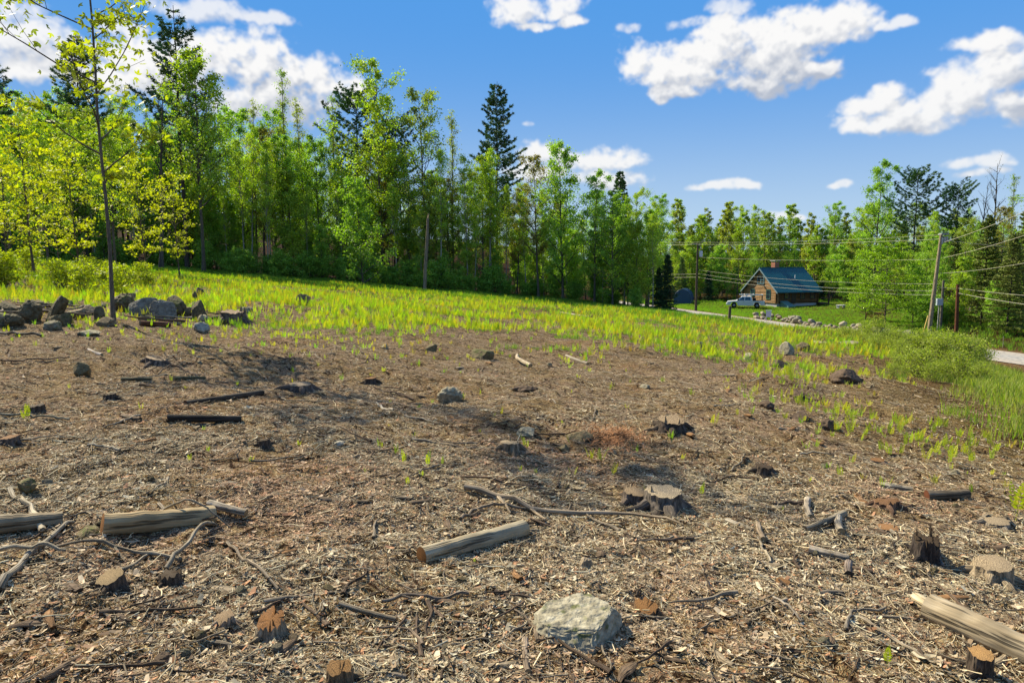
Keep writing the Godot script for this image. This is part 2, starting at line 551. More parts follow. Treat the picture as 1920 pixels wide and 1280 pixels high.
func make_sky() -> ImageTexture:
	cn.seed = 401
	cn.frequency = 0.025
	cn.fractal_octaves = 6
	cn.fractal_gain = 0.52
	cn.fractal_gain = 0.58
	cb.seed = 403
	cb.frequency = 0.05
	cb.fractal_octaves = 4
	cw.seed = 402
	cw.frequency = 0.05
	cw.fractal_octaves = 3
	var clouds := [
		seen_cloud([[1215, 125, 60, 52], [1290, 130, 110, 66], [1260, 178, 50, 22], [1400, 100, 130, 75], [1500, 62, 115, 52], [1580, 58, 75, 52], [1450, 140, 110, 42], [1540, 135, 45, 26], [1360, 60, 60, 30]]),
		seen_cloud([[1690, 40, 30, 13], [1660, 52, 30, 12]], 0.7),
		seen_cloud([[1375, 12, 55, 24], [1180, 55, 26, 14], [1300, 40, 60, 14]], 0.5),
		seen_cloud([[1640, 190, 70, 26], [1620, 232, 65, 26], [1720, 215, 110, 40], [1810, 170, 90, 60], [1880, 130, 90, 60], [1850, 78, 75, 28], [1930, 190, 70, 45], [1990, 100, 90, 70]]),
		seen_cloud([[960, 20, 55, 34], [1040, 12, 70, 32], [1075, 40, 30, 18], [1000, 48, 45, 14]], 0.95),
		seen_cloud([[470, 125, 95, 62], [560, 150, 90, 52], [640, 180, 55, 40], [400, 120, 80, 60], [300, 135, 110, 55], [180, 130, 120, 50], [500, 195, 140, 46], [60, 120, 80, 36]]),
		seen_cloud([[310, 18, 70, 34], [400, 25, 90, 34], [490, 40, 60, 18], [230, 60, 60, 20]], 0.62),
		seen_cloud([[20, 60, 110, 70], [100, 95, 70, 50], [-60, 90, 90, 70]], 0.9),
		seen_cloud([[1020, 285, 50, 26], [1120, 300, 90, 24], [1170, 300, 45, 26], [1130, 335, 90, 24], [1010, 320, 60, 26]]),
		seen_cloud([[1340, 352, 55, 10], [1385, 348, 50, 13], [1410, 350, 28, 11]], 0.9),
		seen_cloud([[1582, 346, 24, 10], [1565, 350, 16, 6]], 0.85),
		seen_cloud([[1810, 306, 45, 13], [1870, 305, 48, 17], [1850, 325, 60, 10]], 0.75),
		seen_cloud([[1460, 402, 40, 12], [1500, 408, 20, 9]], 0.9),
		seen_cloud([[990, 232, 16, 6]], 0.4),
	]
	# the same kind of sky goes on all around
	var r := RandomNumberGenerator.new()
	r.seed = 99
	for k in 62:
		var a := r.randf_range(-178, 178)
		var e := 6.0 + 62.0 * pow(r.randf(), 1.7)
		if absf(a) < 50.0 and e < 34.0: continue
		var size := r.randf_range(3.0, 8.0) * (0.5 + e / 50.0)
		var puffs := []
		for q in 7:
			puffs.append([a + r.randf_range(-1.6, 1.6) * size, e + r.randf_range(-0.45, 0.5) * size, size * r.randf_range(0.5, 1.0), size * r.randf_range(0.3, 0.5)])
		clouds.append(make_cloud(puffs, r.randf_range(0.7, 1.0)))
	var coarse := Image.create(1024, 512, false, Image.FORMAT_RGBF)
	for j in 512:
		var e := 90.0 - (j + 0.5) / 512.0 * 180.0
		coarse.fill_rect(Rect2i(0, j, 1024, 1), air(maxf(e, 0.0)) if e > -1.0 else Color(0.22, 0.24, 0.2))
	for c in clouds: paint_cloud(coarse, 4.0, c, Vector2(-180, 0), Vector2(180, 90))
	coarse.resize(SKY_W, SKY_H, Image.INTERPOLATE_BILINEAR)
	# the part in view once more, finely
	var lo := Vector2(-45, 0)
	var hi := Vector2(45, 27)
	var x0 := int((lo.x + 180.0) / 360.0 * SKY_W)
	var y0 := int((90.0 - hi.y) / 180.0 * SKY_H)
	var fine := Image.create(int((hi.x - lo.x) / 360.0 * SKY_W), int((hi.y - lo.y) / 180.0 * SKY_H), false, Image.FORMAT_RGBF)
	for j in fine.get_height():
		fine.fill_rect(Rect2i(0, j, fine.get_width(), 1), air(90.0 - (j + y0 + 0.5) / SKY_H * 180.0))
	for c in clouds: paint_cloud(fine, 1.0, c, lo, hi)
	coarse.blit_rect(fine, Rect2i(0, 0, fine.get_width(), fine.get_height()), Vector2i(x0, y0))
	# a panorama begins straight ahead
	var whole := Image.create(SKY_W, SKY_H, false, Image.FORMAT_RGBF)
	whole.blit_rect(coarse, Rect2i(SKY_W / 2, 0, SKY_W / 2, SKY_H), Vector2i(0, 0))
	whole.blit_rect(coarse, Rect2i(0, 0, SKY_W / 2, SKY_H), Vector2i(SKY_W / 2, 0))
	return ImageTexture.create_from_image(whole)

# ------------------------------------------------------------------ ground

func soil_color(x: float, d: float) -> Color:
	var a := nz.get_noise_2d(x * 1.3 + 70.0, d * 1.3) * 0.5 + 0.5
	var b := nf.get_noise_2d(x * 1.5 - 30.0, d * 1.5) * 0.5 + 0.5
	var brown := Color(1.06, 1.04, 0.83).lerp(Color(0.70, 0.67, 0.52), smoothstep(0.3, 0.75, b))
	brown = brown.lerp(Color(0.70, 0.46, 0.33), smoothstep(0.5, 0.85, a) * 0.35)
	var c := brown * (1.3 + 0.75 * clampf(1.6 * nf.get_noise_2d(x * 14.0 + 5.0, d * 14.0), -0.7, 0.7)) * (1.0 + 0.25 * nf.get_noise_2d(x * 4.0, d * 4.0 - 60.0))
	c.a = 1.0
	var green := Color(0.20, 0.30, 0.06)
	# thin grass among the ferns, thicker by the wood
	var g := smoothstep(24.0, 40.0, d + 0.12 * x) * (0.25 + 0.5 * b)
	g = maxf(g, smoothstep(46.0, 54.0, d + 3.0 * (a - 0.5)))
	c = c.lerp(green, clampf(g, 0, 1))
	var bx := bank_x(d)
	# under the trees: old leaves and needles
	var wood := smoothstep(edge_d(x) - 1.0, edge_d(x) + 2.5, d + 2.0 * (b - 0.5)) * smoothstep(2.0, -1.0, x - bx)
	c = c.lerp(Color(0.19, 0.085, 0.045).lerp(Color(0.09, 0.07, 0.04), a), wood)
	var s := x - bx
	if s > -6.0:
		c = c.lerp(Color(0.36, 0.38, 0.14).lerp(Color(0.48, 0.40, 0.24), b), smoothstep(-6.0, -1.0, s) * (1.0 - wood))
		var r := x - road_x(d)
		if absf(r) < 6.5 and s > 2.0:
			c = c.lerp(Color(0.80, 0.68, 0.50), smoothstep(6.0, 3.6, absf(r) + b))
		if r > 4.0 and s > 4.0:
			var lawn := smoothstep(58.0, 66.0, d)
			c = c.lerp(Color(0.26, 0.48, 0.07).lerp(Color(0.36, 0.52, 0.09), a), smoothstep(3.6, 6.0, r) * lawn)
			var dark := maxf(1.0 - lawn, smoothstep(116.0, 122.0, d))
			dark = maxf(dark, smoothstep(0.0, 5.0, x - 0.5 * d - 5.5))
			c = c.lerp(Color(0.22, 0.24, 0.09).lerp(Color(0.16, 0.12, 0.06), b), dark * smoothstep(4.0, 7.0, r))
	return c

func edge_d(x: float) -> float:
	# how far off the front of the wood stands
	return 66.0 - 8.0 * smoothstep(0.0, 13.0, x) + 1.5 * sin(x * 0.35)

func make_ground() -> void:
	var rings := PackedFloat32Array([0.0])
	var r := 0.7
	while r < 3.0:
		rings.append(r)
		r += 0.06
	while r < 900.0:
		rings.append(r)
		r *= 1.0092 if r < 130.0 else 1.09
	var turns := PackedFloat32Array()
	var a := -180.0
	while a < 180.0:
		turns.append(a)
		a += 0.32 if absf(a + 0.01) < 50.0 else 4.0
	turns.append(180.0)
	var mb := MB.new()
	var w := turns.size()
	for i in rings.size():
		for k in w:
			var t := deg_to_rad(turns[k])
			var x := sin(t) * rings[i]
			var z := -cos(t) * rings[i]
			mb.v.append(Vector3(x, gh(x, z), z))
			mb.c.append(soil_color(x, -z))
			mb.uv.append(Vector2(x, z))
			mb.uv2.append(Vector2(x * 0.8 + z * 0.6, z * 0.8 - x * 0.6))
	for i in rings.size() - 1:
		for k in w - 1:
			var p := i * w + k
			if i > 0: mb.ix.append_array([p, p + w, p + 1])
			mb.ix.append_array([p + 1, p + w, p + w + 1])
	mb.round_normals()
	var o := obj("ground", mb.mesh(mats.soil))
	tag(o, "brown wood-littered field sloping down to the road", "ground", "", "structure")
	# the road, a little above it
	var rb := MB.new()
	var n := 0
	var d := -20.0
	while d < 190.0:
		for k in 5:
			var x := road_x(d) + lerpf(-2.9, 2.9, k / 4.0)
			rb.v.append(Vector3(x, broad(x, -d) + 0.05 + 0.03 * (1.0 - absf(k / 2.0 - 1.0)), -d))
			rb.c.append(Color(0.34, 0.33, 0.31).lerp(Color(0.40, 0.36, 0.30), absf(k / 2.0 - 1.0)))
			rb.uv.append(Vector2(x, d))
		if n > 0:
			for k in 4:
				var p := n * 5 + k - 5
				rb.ix.append_array([p, p + 5, p + 1, p + 1, p + 5, p + 6])
		n += 1
		d += 2.0
	rb.round_normals()
	tag(obj("road", rb.mesh(mats.road)), "pale grey country road at the foot of the field", "road", "", "structure")

# ------------------------------------------------------------------ stones

var ball_v := []
var ball_ix := []

func ball(level: int) -> Array:
	while ball_v.size() <= level:
		if ball_v.is_empty():
			var s := SphereMesh.new()
			var t := (1.0 + sqrt(5.0)) / 2.0
			var v := PackedVector3Array()
			for q in [[-1, t, 0], [1, t, 0], [-1, -t, 0], [1, -t, 0], [0, -1, t], [0, 1, t], [0, -1, -t], [0, 1, -t], [t, 0, -1], [t, 0, 1], [-t, 0, -1], [-t, 0, 1]]:
				v.append(Vector3(q[0], q[1], q[2]).normalized())
			ball_v.append(v)
			ball_ix.append(PackedInt32Array([0, 11, 5, 0, 5, 1, 0, 1, 7, 0, 7, 10, 0, 10, 11, 1, 5, 9, 5, 11, 4, 11, 10, 2, 10, 7, 6, 7, 1, 8, 3, 9, 4, 3, 4, 2, 3, 2, 6, 3, 6, 8, 3, 8, 9, 4, 9, 5, 2, 4, 11, 6, 2, 10, 8, 6, 7, 9, 8, 1]))
			continue
		var v: PackedVector3Array = ball_v[-1].duplicate()
		var old: PackedInt32Array = ball_ix[-1]
		var ix := PackedInt32Array()
		var mids := {}
		for i in range(0, old.size(), 3):
			var m := [0, 0, 0]
			for k in 3:
				var a := old[i + k]
				var b := old[i + (k + 1) % 3]
				var key := mini(a, b) * 100000 + maxi(a, b)
				if not mids.has(key):
					mids[key] = v.size()
					v.append(((v[a] + v[b]) * 0.5).normalized())
				m[k] = mids[key]
			ix.append_array([old[i], m[0], m[2], old[i + 1], m[1], m[0], old[i + 2], m[2], m[1], m[0], m[1], m[2]])
		ball_v.append(v)
		ball_ix.append(ix)
	return [ball_v[level], ball_ix[level]]

func stone_mesh(size: Vector3, seed_: int, cuts: int, level: int, col: Color, moss := 0.0, flat := 0.0) -> ArrayMesh:
	# an irregular boulder with some broken faces; its base is at y = -0.35 of its height
	var r := RandomNumberGenerator.new()
	r.seed = seed_
	var b := ball(level)
	var src: PackedVector3Array = b[0]
	var planes := []
	for k in cuts:
		planes.append([Vector3(r.randf_range(-1, 1), r.randf_range(-0.6, 1), r.randf_range(-1, 1)).normalized(), r.randf_range(0.5, 0.8)])
	var mb := MB.new()
	if flat > 0.0:
		planes.append([Vector3(-0.10, 1, 0.08).normalized(), flat])
		planes.append([Vector3(0.85, 0.15, 0.55).normalized(), 0.62])
		planes.append([Vector3(-0.25, 0.45, 0.9).normalized(), 0.6])
	var off := Vector3(r.randf(), r.randf(), r.randf()) * 300.0
	for p in src:
		var q := p * (1.0 + 0.28 * nr.get_noise_3dv(p * 10.0 + off))
		for pl in planes:
			var over: float = q.dot(pl[0]) - pl[1]
			if over > 0: q -= pl[0] * over * 0.92
		var fine := nr.get_noise_3dv(p * 45.0 + off)
		q *= 1.0 + 0.05 * fine + 0.012 * nr.get_noise_3dv(p * 130.0 + off)
		mb.v.append(q * size * 0.5)
		var tone := clampf(0.92 + 0.5 * nr.get_noise_3dv(p * 26.0 + off), 0.5, 1.3)
		var c := col * tone
		var grown := smoothstep(0.0, 0.35, nr.get_noise_3dv(p * 14.0 - off) + moss - 0.45 + 0.25 * p.y)
		if moss > 0.0: c = c.lerp(Color(0.13, 0.15, 0.05), grown * 0.85)
		c.a = 1.0
		mb.c.append(c)
	var ix: PackedInt32Array = b[1]
	mb.ix = ix.duplicate()
	for i in range(0, ix.size(), 3):   # outward faces run clockwise
		mb.ix[i + 1] = ix[i + 2]
		mb.ix[i + 2] = ix[i + 1]
	var f := (mb.v[mb.ix[2]] - mb.v[mb.ix[0]]).cross(mb.v[mb.ix[1]] - mb.v[mb.ix[0]])
	if f.dot(mb.v[mb.ix[0]]) < 0: mb.ix = ix.duplicate()
	mb.round_normals()
	return mb.mesh(mats.stone)

func stone(px: float, py: float, w: float, h: float, label: String, called := "rock", col := Color(0.30, 0.29, 0.26), opt := {}) -> Node3D:
	# px, py: middle of its foot; w, h: how large the photograph shows it
	var p := at(px, py)
	var s := per_px(p)
	var size := Vector3(w * s, h * s * 1.45, w * s * opt.get("deep", 0.85))
	var level: int = 5 if w > 100 else 4 if w > 30 else 3
	var o := obj(called, stone_mesh(size, int(px * 7 + py), opt.get("cuts", 7), level, col, opt.get("moss", 0.0), opt.get("flat", 0.0)))
	o.position = p + Vector3(0, h * s * (0.32 + opt.get("up", 0.0)), -size.z * 0.25)
	o.rotation = Vector3(opt.get("pitch", 0.0), opt.get("turn", px * 0.37), opt.get("roll", 0.0))
	if opt.has("roll") and not opt.has("turn"): o.rotation.y = 0.0
	tag(o, label, "rock", opt.get("group", ""))
	if opt.get("mark", "") != "": mark("field", opt.mark, p)
	return o

# ------------------------------------------------------------------ wood on the ground

func disc(mb: MB, centre: Vector3, normal: Vector3, outline: PackedVector3Array, col: Color, rim: Color) -> void:
	var s := mb.v.size()
	var k := outline.size()
	mb.v.append(centre)
	mb.n.append(normal)
	mb.c.append(col)
	mb.uv.append(Vector2(0.5, 0.5))
	for i in k:
		mb.v.append(outline[i])
		mb.n.append((normal + (outline[i] - centre).normalized() * 0.15).normalized())
		mb.c.append(rim)
		mb.uv.append(Vector2(0.5, 0.5) + Vector2(cos(TAU * i / k), sin(TAU * i / k)) * 0.48)
	for i in k:
		var a := s + 1 + i
		var b := s + 1 + (i + 1) % k
		var f := (mb.v[b] - centre).cross(mb.v[a] - centre)
		if f.dot(normal) > 0: mb.ix.append_array([s, a, b])
		else: mb.ix.append_array([s, b, a])

func log_thing(called: String, p1: Vector3, p2: Vector3, r1: float, r2: float, col: Color, col2: Color, end_col: Color, label: String, opt := {}) -> Node3D:
	# lies from p1 to p2, both on the ground
	var r := RandomNumberGenerator.new()
	r.seed = int(p1.x * 991 + p1.z * 313)
	var o := thing(called, (p1 + p2) * 0.5)
	var sides: int = 20 if r1 > 0.04 else 12
	var count: int = opt.get("rings", 18)
	var mb := MB.new()
	var c0 := o.position
	var bend: float = opt.get("bend", 0.04)
	var across := (p2 - p1).cross(Vector3.UP).normalized()
	var pts := PackedVector3Array()
	var rad := PackedFloat32Array()
	for i in count:
		var t := float(i) / (count - 1)
		var rr := lerpf(r1, r2, t) * (1.0 + 0.08 * nr.get_noise_1d(t * 50.0 + p1.x * 90.0))
		var q := p1.lerp(p2, t) + across * bend * p1.distance_to(p2) * (sin(t * PI) * 0.6 + nr.get_noise_1d(t * 22.0 + p1.z * 70.0) * 0.35)
		q.y += rr * opt.get("rise", 0.75) + opt.get("lift", 0.0) * (t if opt.get("lift_end", 1) == 1 else 1.0 - t)
		pts.append(q - c0)
		rad.append(rr)
	mb.tube(pts, rad, sides, col, col2, opt.get("rough", 0.12), nr, false)
	for i in mb.c.size():
		var q := mb.v[i]
		var m := clampf(0.92 + 0.35 * nr.get_noise_3dv(q * 60.0) + 0.3 * nr.get_noise_3dv(q * 16.0), 0.35, 1.35)
		var c := mb.c[i] * m
		c.a = 1
		mb.c[i] = c
	mb.round_normals()
	for i in count:   # close the seam
		var a := i * (sides + 1)
		var nn := (mb.n[a] + mb.n[a + sides]).normalized()
		mb.n[a] = nn
		mb.n[a + sides] = nn
	obj(opt.get("body", "wood"), mb.mesh(mats[opt.get("mat", "wood")]), o)
	for e in 2:
		var s := 0 if e == 0 else (count - 1) * (sides + 1)
		var ring := PackedVector3Array()
		for k in sides: ring.append(mb.v[s + k])
		var axis: Vector3 = (pts[0] - pts[1] if e == 0 else pts[-1] - pts[-2]).normalized()
		var eb := MB.new()
		var jag: float = opt.get("jag", 0.0) * rad[0 if e == 0 else count - 1]
		var mid: Vector3 = (pts[0] if e == 0 else pts[-1]) + axis * jag * 0.6
		disc(eb, mid, axis, ring, end_col, end_col * 0.7)
		for i in eb.c.size(): eb.c[i].a = 1.0
		obj("cut_end", eb.mesh(mats.end_grain), o)
	tag(o, label, opt.get("category", "log"), opt.get("group", ""))
	if opt.get("mark", "") != "": mark("field", opt.mark, o.position)
	return o

func log_px(x1: float, y1: float, x2: float, y2: float, wide: float, wide2: float, col: Color, end_col: Color, label: String, opt := {}) -> Node3D:
	var a := at(x1, y1)
	var b := at(x2, y2)
	return log_thing(opt.get("called", "log"), a, b, wide * per_px(a) * 0.5, wide2 * per_px(b) * 0.5, col, col * Color(0.95, 0.95, 0.95), end_col, label, opt)

func stick_mesh(pts: PackedVector3Array, r1: float, r2: float, col: Color, forks: int, seed_: int) -> ArrayMesh:
	var r := RandomNumberGenerator.new()
	r.seed = seed_
	var mb := MB.new()
	var rad := PackedFloat32Array()
	for i in pts.size(): rad.append(lerpf(r1, r2, float(i) / (pts.size() - 1)) * r.randf_range(0.85, 1.15))
	mb.tube(pts, rad, 7, col, col * 0.9, 0.15, nr)
	for k in forks:
		var i := r.randi_range(1, pts.size() - 2)
		var dir := (pts[i + 1] - pts[i]).normalized()
		var out := dir.cross(Vector3.UP).normalized() * (1.0 if r.randf() < 0.5 else -1.0)
		var length := pts[0].distance_to(pts[-1]) * r.randf_range(0.12, 0.3)
		var q := PackedVector3Array()
		for s in 4:
			var t := s / 3.0
			q.append(pts[i] + (dir * 0.7 + out * 0.7) * length * t + Vector3(0, r.randf_range(-0.3, 0.5) * length * t * 0.5, 0))
		mb.tube(q, PackedFloat32Array([rad[i] * 0.7, rad[i] * 0.6, rad[i] * 0.5, rad[i] * 0.3]), 5, col, col)
	for i in mb.c.size():
		var c := mb.c[i] * clampf(0.95 + 0.5 * nr.get_noise_3dv(mb.v[i] * 50.0 + Vector3(seed_, 0, 0)), 0.4, 1.4)
		c.a = 1
		mb.c[i] = c
	return mb.mesh(mats.wood)

# a stick that lies along points of the photograph
func stick_px(list: Array, wide: float, wide2: float, col: Color, label: String, opt := {}) -> Node3D:
	var ground := PackedVector3Array()
	for q in list: ground.append(at(q[0], q[1]))
	var curve := Curve3D.new()
	for i in ground.size():
		var h := (ground[mini(i + 1, ground.size() - 1)] - ground[maxi(i - 1, 0)]) / 6.0
		curve.add_point(ground[i], -h, h)
	var base := ground[0].lerp(ground[-1], 0.5)
	var r1 := wide * per_px(ground[0]) * 0.5
	var r2 := wide2 * per_px(ground[-1]) * 0.5
	var pts := PackedVector3Array()
	var count := 14
	for i in count:
		var t := float(i) / (count - 1)
		var q := curve.sample_baked(curve.get_baked_length() * t)
		q += Vector3(nr.get_noise_1d(t * 40.0 + list[0][0]), 0, nr.get_noise_1d(t * 40.0 + list[0][1] + 90.0)) * r1 * 1.2
		q.y = gh(q.x, q.z) + r1 * 0.9 + 0.014 + opt.get("lift", 0.0) * sin(t * PI)
		if opt.has("rise"): q.y += opt.rise * t
		pts.append(q - base)
	var o := obj("stick", stick_mesh(pts, r1, r2, col, opt.get("forks", 0), int(list[0][0] * 3 + list[0][1])), null, base)
	tag(o, label, "stick", opt.get("group", ""))
	if opt.get("mark", "") != "": mark("field", opt.mark, base)
	return o

func stump(px: float, py: float, w: float, h: float, label: String, top: Color, side: Color, opt := {}) -> Node3D:
	# px, py: middle of its foot
	var p := at(px, py)
	var s := per_px(p)
	var r := RandomNumberGenerator.new()
	r.seed = int(px * 13 + py)
	var o := thing("stump", p)
	var rad := w * s * 0.5
	var tall: float = h * s * opt.get("low", 0.84)
	var sides := 36
	var rows := 9
	var flare: float = opt.get("flare", 0.45)
	var tilt := Vector2(opt.get("tilt", r.randf_range(-0.15, 0.15)), opt.get("nod", r.randf_range(-0.1, 0.15)))
	var mb := MB.new()
	var lobes := r.randi_range(3, 5)
	var ph := r.randf() * TAU
	for i in rows:
		var t := float(i) / (rows - 1)
		for k in sides + 1:
			var a := TAU * (k % sides) / sides
			var lobe := 0.5 + 0.5 * cos(a * lobes + ph + nr.get_noise_1d(a * 9.0 + px) * 1.5)
			var rr := rad * (0.78 + flare * pow(1.0 - t, 2.2) * (0.35 + lobe) + 0.10 * (lobe - 0.5))
			rr *= 1.0 + 0.16 * nr.get_noise_3d(cos(a) * 30.0 + px, t * 14.0, sin(a) * 30.0) + 0.09 * nr.get_noise_2d(a * 60.0, px)
			var q := Vector3(cos(a) * rr, 0, sin(a) * rr)
			var y := lerpf(-0.25 * tall - 0.03, tall, t)
			if t > 0.6: y += (q.x * tilt.x - q.z * tilt.y) * (t - 0.6) / 0.4 + opt.get("jag", 0.10) * tall * (nr.get_noise_2d(a * 30.0, px) + 0.5 * nr.get_noise_2d(a * 90.0, px + 50.0)) * (t - 0.6) / 0.4
			mb.v.append(Vector3(q.x, y, q.z))
			var m := clampf(0.85 + 0.5 * nr.get_noise_2d(a * 40.0, t * 8.0 + px) + 0.3 * t, 0.4, 1.4)
			var c := side * m
			c.a = 1
			mb.c.append(c)
			mb.uv.append(Vector2(float(k) / sides, t * tall * 2.0))
	for i in rows - 1:
		for k in sides:
			var a := i * (sides + 1) + k
			mb.ix.append_array([a, a + 1, a + sides + 1, a + 1, a + sides + 2, a + sides + 1])
	var f := (mb.v[mb.ix[2]] - mb.v[mb.ix[0]]).cross(mb.v[mb.ix[1]] - mb.v[mb.ix[0]])
	if f.dot(Vector3(mb.v[0].x, 0, mb.v[0].z)) < 0:
		for i in range(0, mb.ix.size(), 3):
			var q := mb.ix[i + 1]
			mb.ix[i + 1] = mb.ix[i + 2]
			mb.ix[i + 2] = q
	mb.round_normals()
	obj("bark", mb.mesh(mats.bark), o)
	var ring := PackedVector3Array()
	var mid := Vector3.ZERO
	for k in sides:
		ring.append(mb.v[(rows - 1) * (sides + 1) + k])
		mid += ring[-1] / sides
	var tb := MB.new()
	disc(tb, mid + Vector3(0, opt.get("dish", 0.0) * tall, 0), Vector3.UP, ring, top, top * 0.85)
	for i in tb.c.size(): tb.c[i].a = 1.0
	obj("cut_top", tb.mesh(mats.end_grain), o)
	for k in opt.get("roots", 4):
		var a: float = ph + TAU * k / 4.0 + r.randf_range(-0.4, 0.4)
		var out := Vector3(cos(a), 0, sin(a))
		var length := rad * r.randf_range(0.9, 1.7)
		var pts := PackedVector3Array()
		for i in 5:
			var t := i / 4.0
			var q := out * (rad * 0.75 + length * t) + Vector3(-out.z, 0, out.x) * length * 0.25 * t * t * r.randf_range(-1, 1)
			q.y = gh(p.x + q.x, p.z + q.z) - p.y + rad * lerpf(0.22, -0.12, t)
			pts.append(q)
		var rb := MB.new()
		rb.tube(pts, PackedFloat32Array([rad * 0.26, rad * 0.2, rad * 0.15, rad * 0.1, rad * 0.05]), 8, side, side * 0.8, 0.2, nr)
		for i in rb.c.size(): rb.c[i].a = 1.0
		obj("root", rb.mesh(mats.bark), o)
	for k in opt.get("splinters", 0):
		var sp := MB.new()
		var b := mid + (ring[r.randi() % sides] - mid) * r.randf_range(0.6, 0.95)
		var l := tall * r.randf_range(0.2, 0.7)
		var q := PackedVector3Array([b - Vector3(0, 0.02, 0), b + Vector3(r.randf_range(-0.2, 0.2), 1, r.randf_range(-0.2, 0.2)) * l])
		sp.tube(q, PackedFloat32Array([rad * 0.12, rad * 0.02]), 5, top, top)
		obj("splinter", sp.mesh(mats.wood), o)
	tag(o, label, "stump", opt.get("group", "stumps left in the cleared field"))
	if opt.get("mark", "") != "": mark("field", opt.mark, p)
	return o

# ------------------------------------------------------------------ ferns, grass, litter

func frond(mb: MB, base: Vector3, dir: Vector3, length: float, wide: float, curl: float, col: Color, r: RandomNumberGenerator, full := 0.036) -> void:
	var side := dir.cross(Vector3.UP)
	side = side.normalized() if side.length() > 0.01 else Vector3.RIGHT
	var lean := Vector3(dir.x, 0, dir.z)
	var pairs := 9
	var p := base
	var last := base
	for k in range(1, pairs + 2):
		var t := float(k) / (pairs + 1)
		p = base + dir * length * t + lean * curl * length * t * t - Vector3(0, curl * 0.45 * length * pow(t, 3.0), 0)
		var along := (p - last).normalized()
		mb.leaf(last, p - last, side * wide * 0.035, col * 0.8)
		if k > 2:
			var w := wide * sin(PI * pow(t, 0.75)) * r.randf_range(0.85, 1.1)
			for s in [-1.0, 1.0]:
				var out: Vector3 = (side * s + along * 0.55 + Vector3(0, r.randf_range(-0.1, 0.2), 0)).normalized()
				var c := col * r.randf_range(0.85, 1.15)
				c.a = 1
				mb.leaf(p, out * w, along * length * full, c)
		last = p

func frond_mesh(seed_: int, col: Color) -> ArrayMesh:
	var r := RandomNumberGenerator.new()
	r.seed = seed_
	var mb := MB.new()
	frond(mb, Vector3.ZERO, Vector3(r.randf_range(0.1, 0.3), 1, 0).normalized(), 1.0, r.randf_range(0.13, 0.19), r.randf_range(0.05, 0.35), col, r, 0.042)
	return mb.mesh(mats.leaf)

func fern_clump(seed_: int, col: Color) -> ArrayMesh:
	var r := RandomNumberGenerator.new()
	r.seed = seed_
	var mb := MB.new()
	for k in r.randi_range(4, 7):
		var a := r.randf() * TAU
		var lean := r.randf_range(0.08, 0.4)
		var d := Vector3(cos(a) * lean, 1, sin(a) * lean).normalized()
		frond(mb, Vector3(cos(a), 0, sin(a)) * r.randf_range(0.02, 0.2), d, r.randf_range(0.55, 1.0), r.randf_range(0.08, 0.13), r.randf_range(0.0, 0.3), col * r.randf_range(0.85, 1.1), r)
	for i in mb.c.size(): mb.c[i].a = 1.0
	return mb.mesh(mats.leaf)

func grass_tuft(seed_: int, blades: int, spread: float, col: Color) -> ArrayMesh:
	var r := RandomNumberGenerator.new()
	r.seed = seed_
	var mb := MB.new()
	for k in blades:
		var a := r.randf() * TAU
		var b := Vector3(cos(a), 0, sin(a)) * spread * sqrt(r.randf())
		var h := r.randf_range(0.5, 1.0)
		var lean := Vector3(r.randf_range(-0.5, 0.5), 0, r.randf_range(-0.5, 0.5)) * h
		var side := Vector3(sin(a * 3.0), 0, cos(a * 3.0)) * 0.022
		var c := col * r.randf_range(0.7, 1.25)
		c.a = 1
		var m := b + Vector3(0, h * 0.6, 0) + lean * 0.35
		mb.face(b - side, m - side * 0.8, m + side * 0.8, b + side, c)
		mb.tri(m - side * 0.8, b + Vector3(0, h, 0) + lean, m + side * 0.8, c)
	return mb.mesh(mats.leaf)

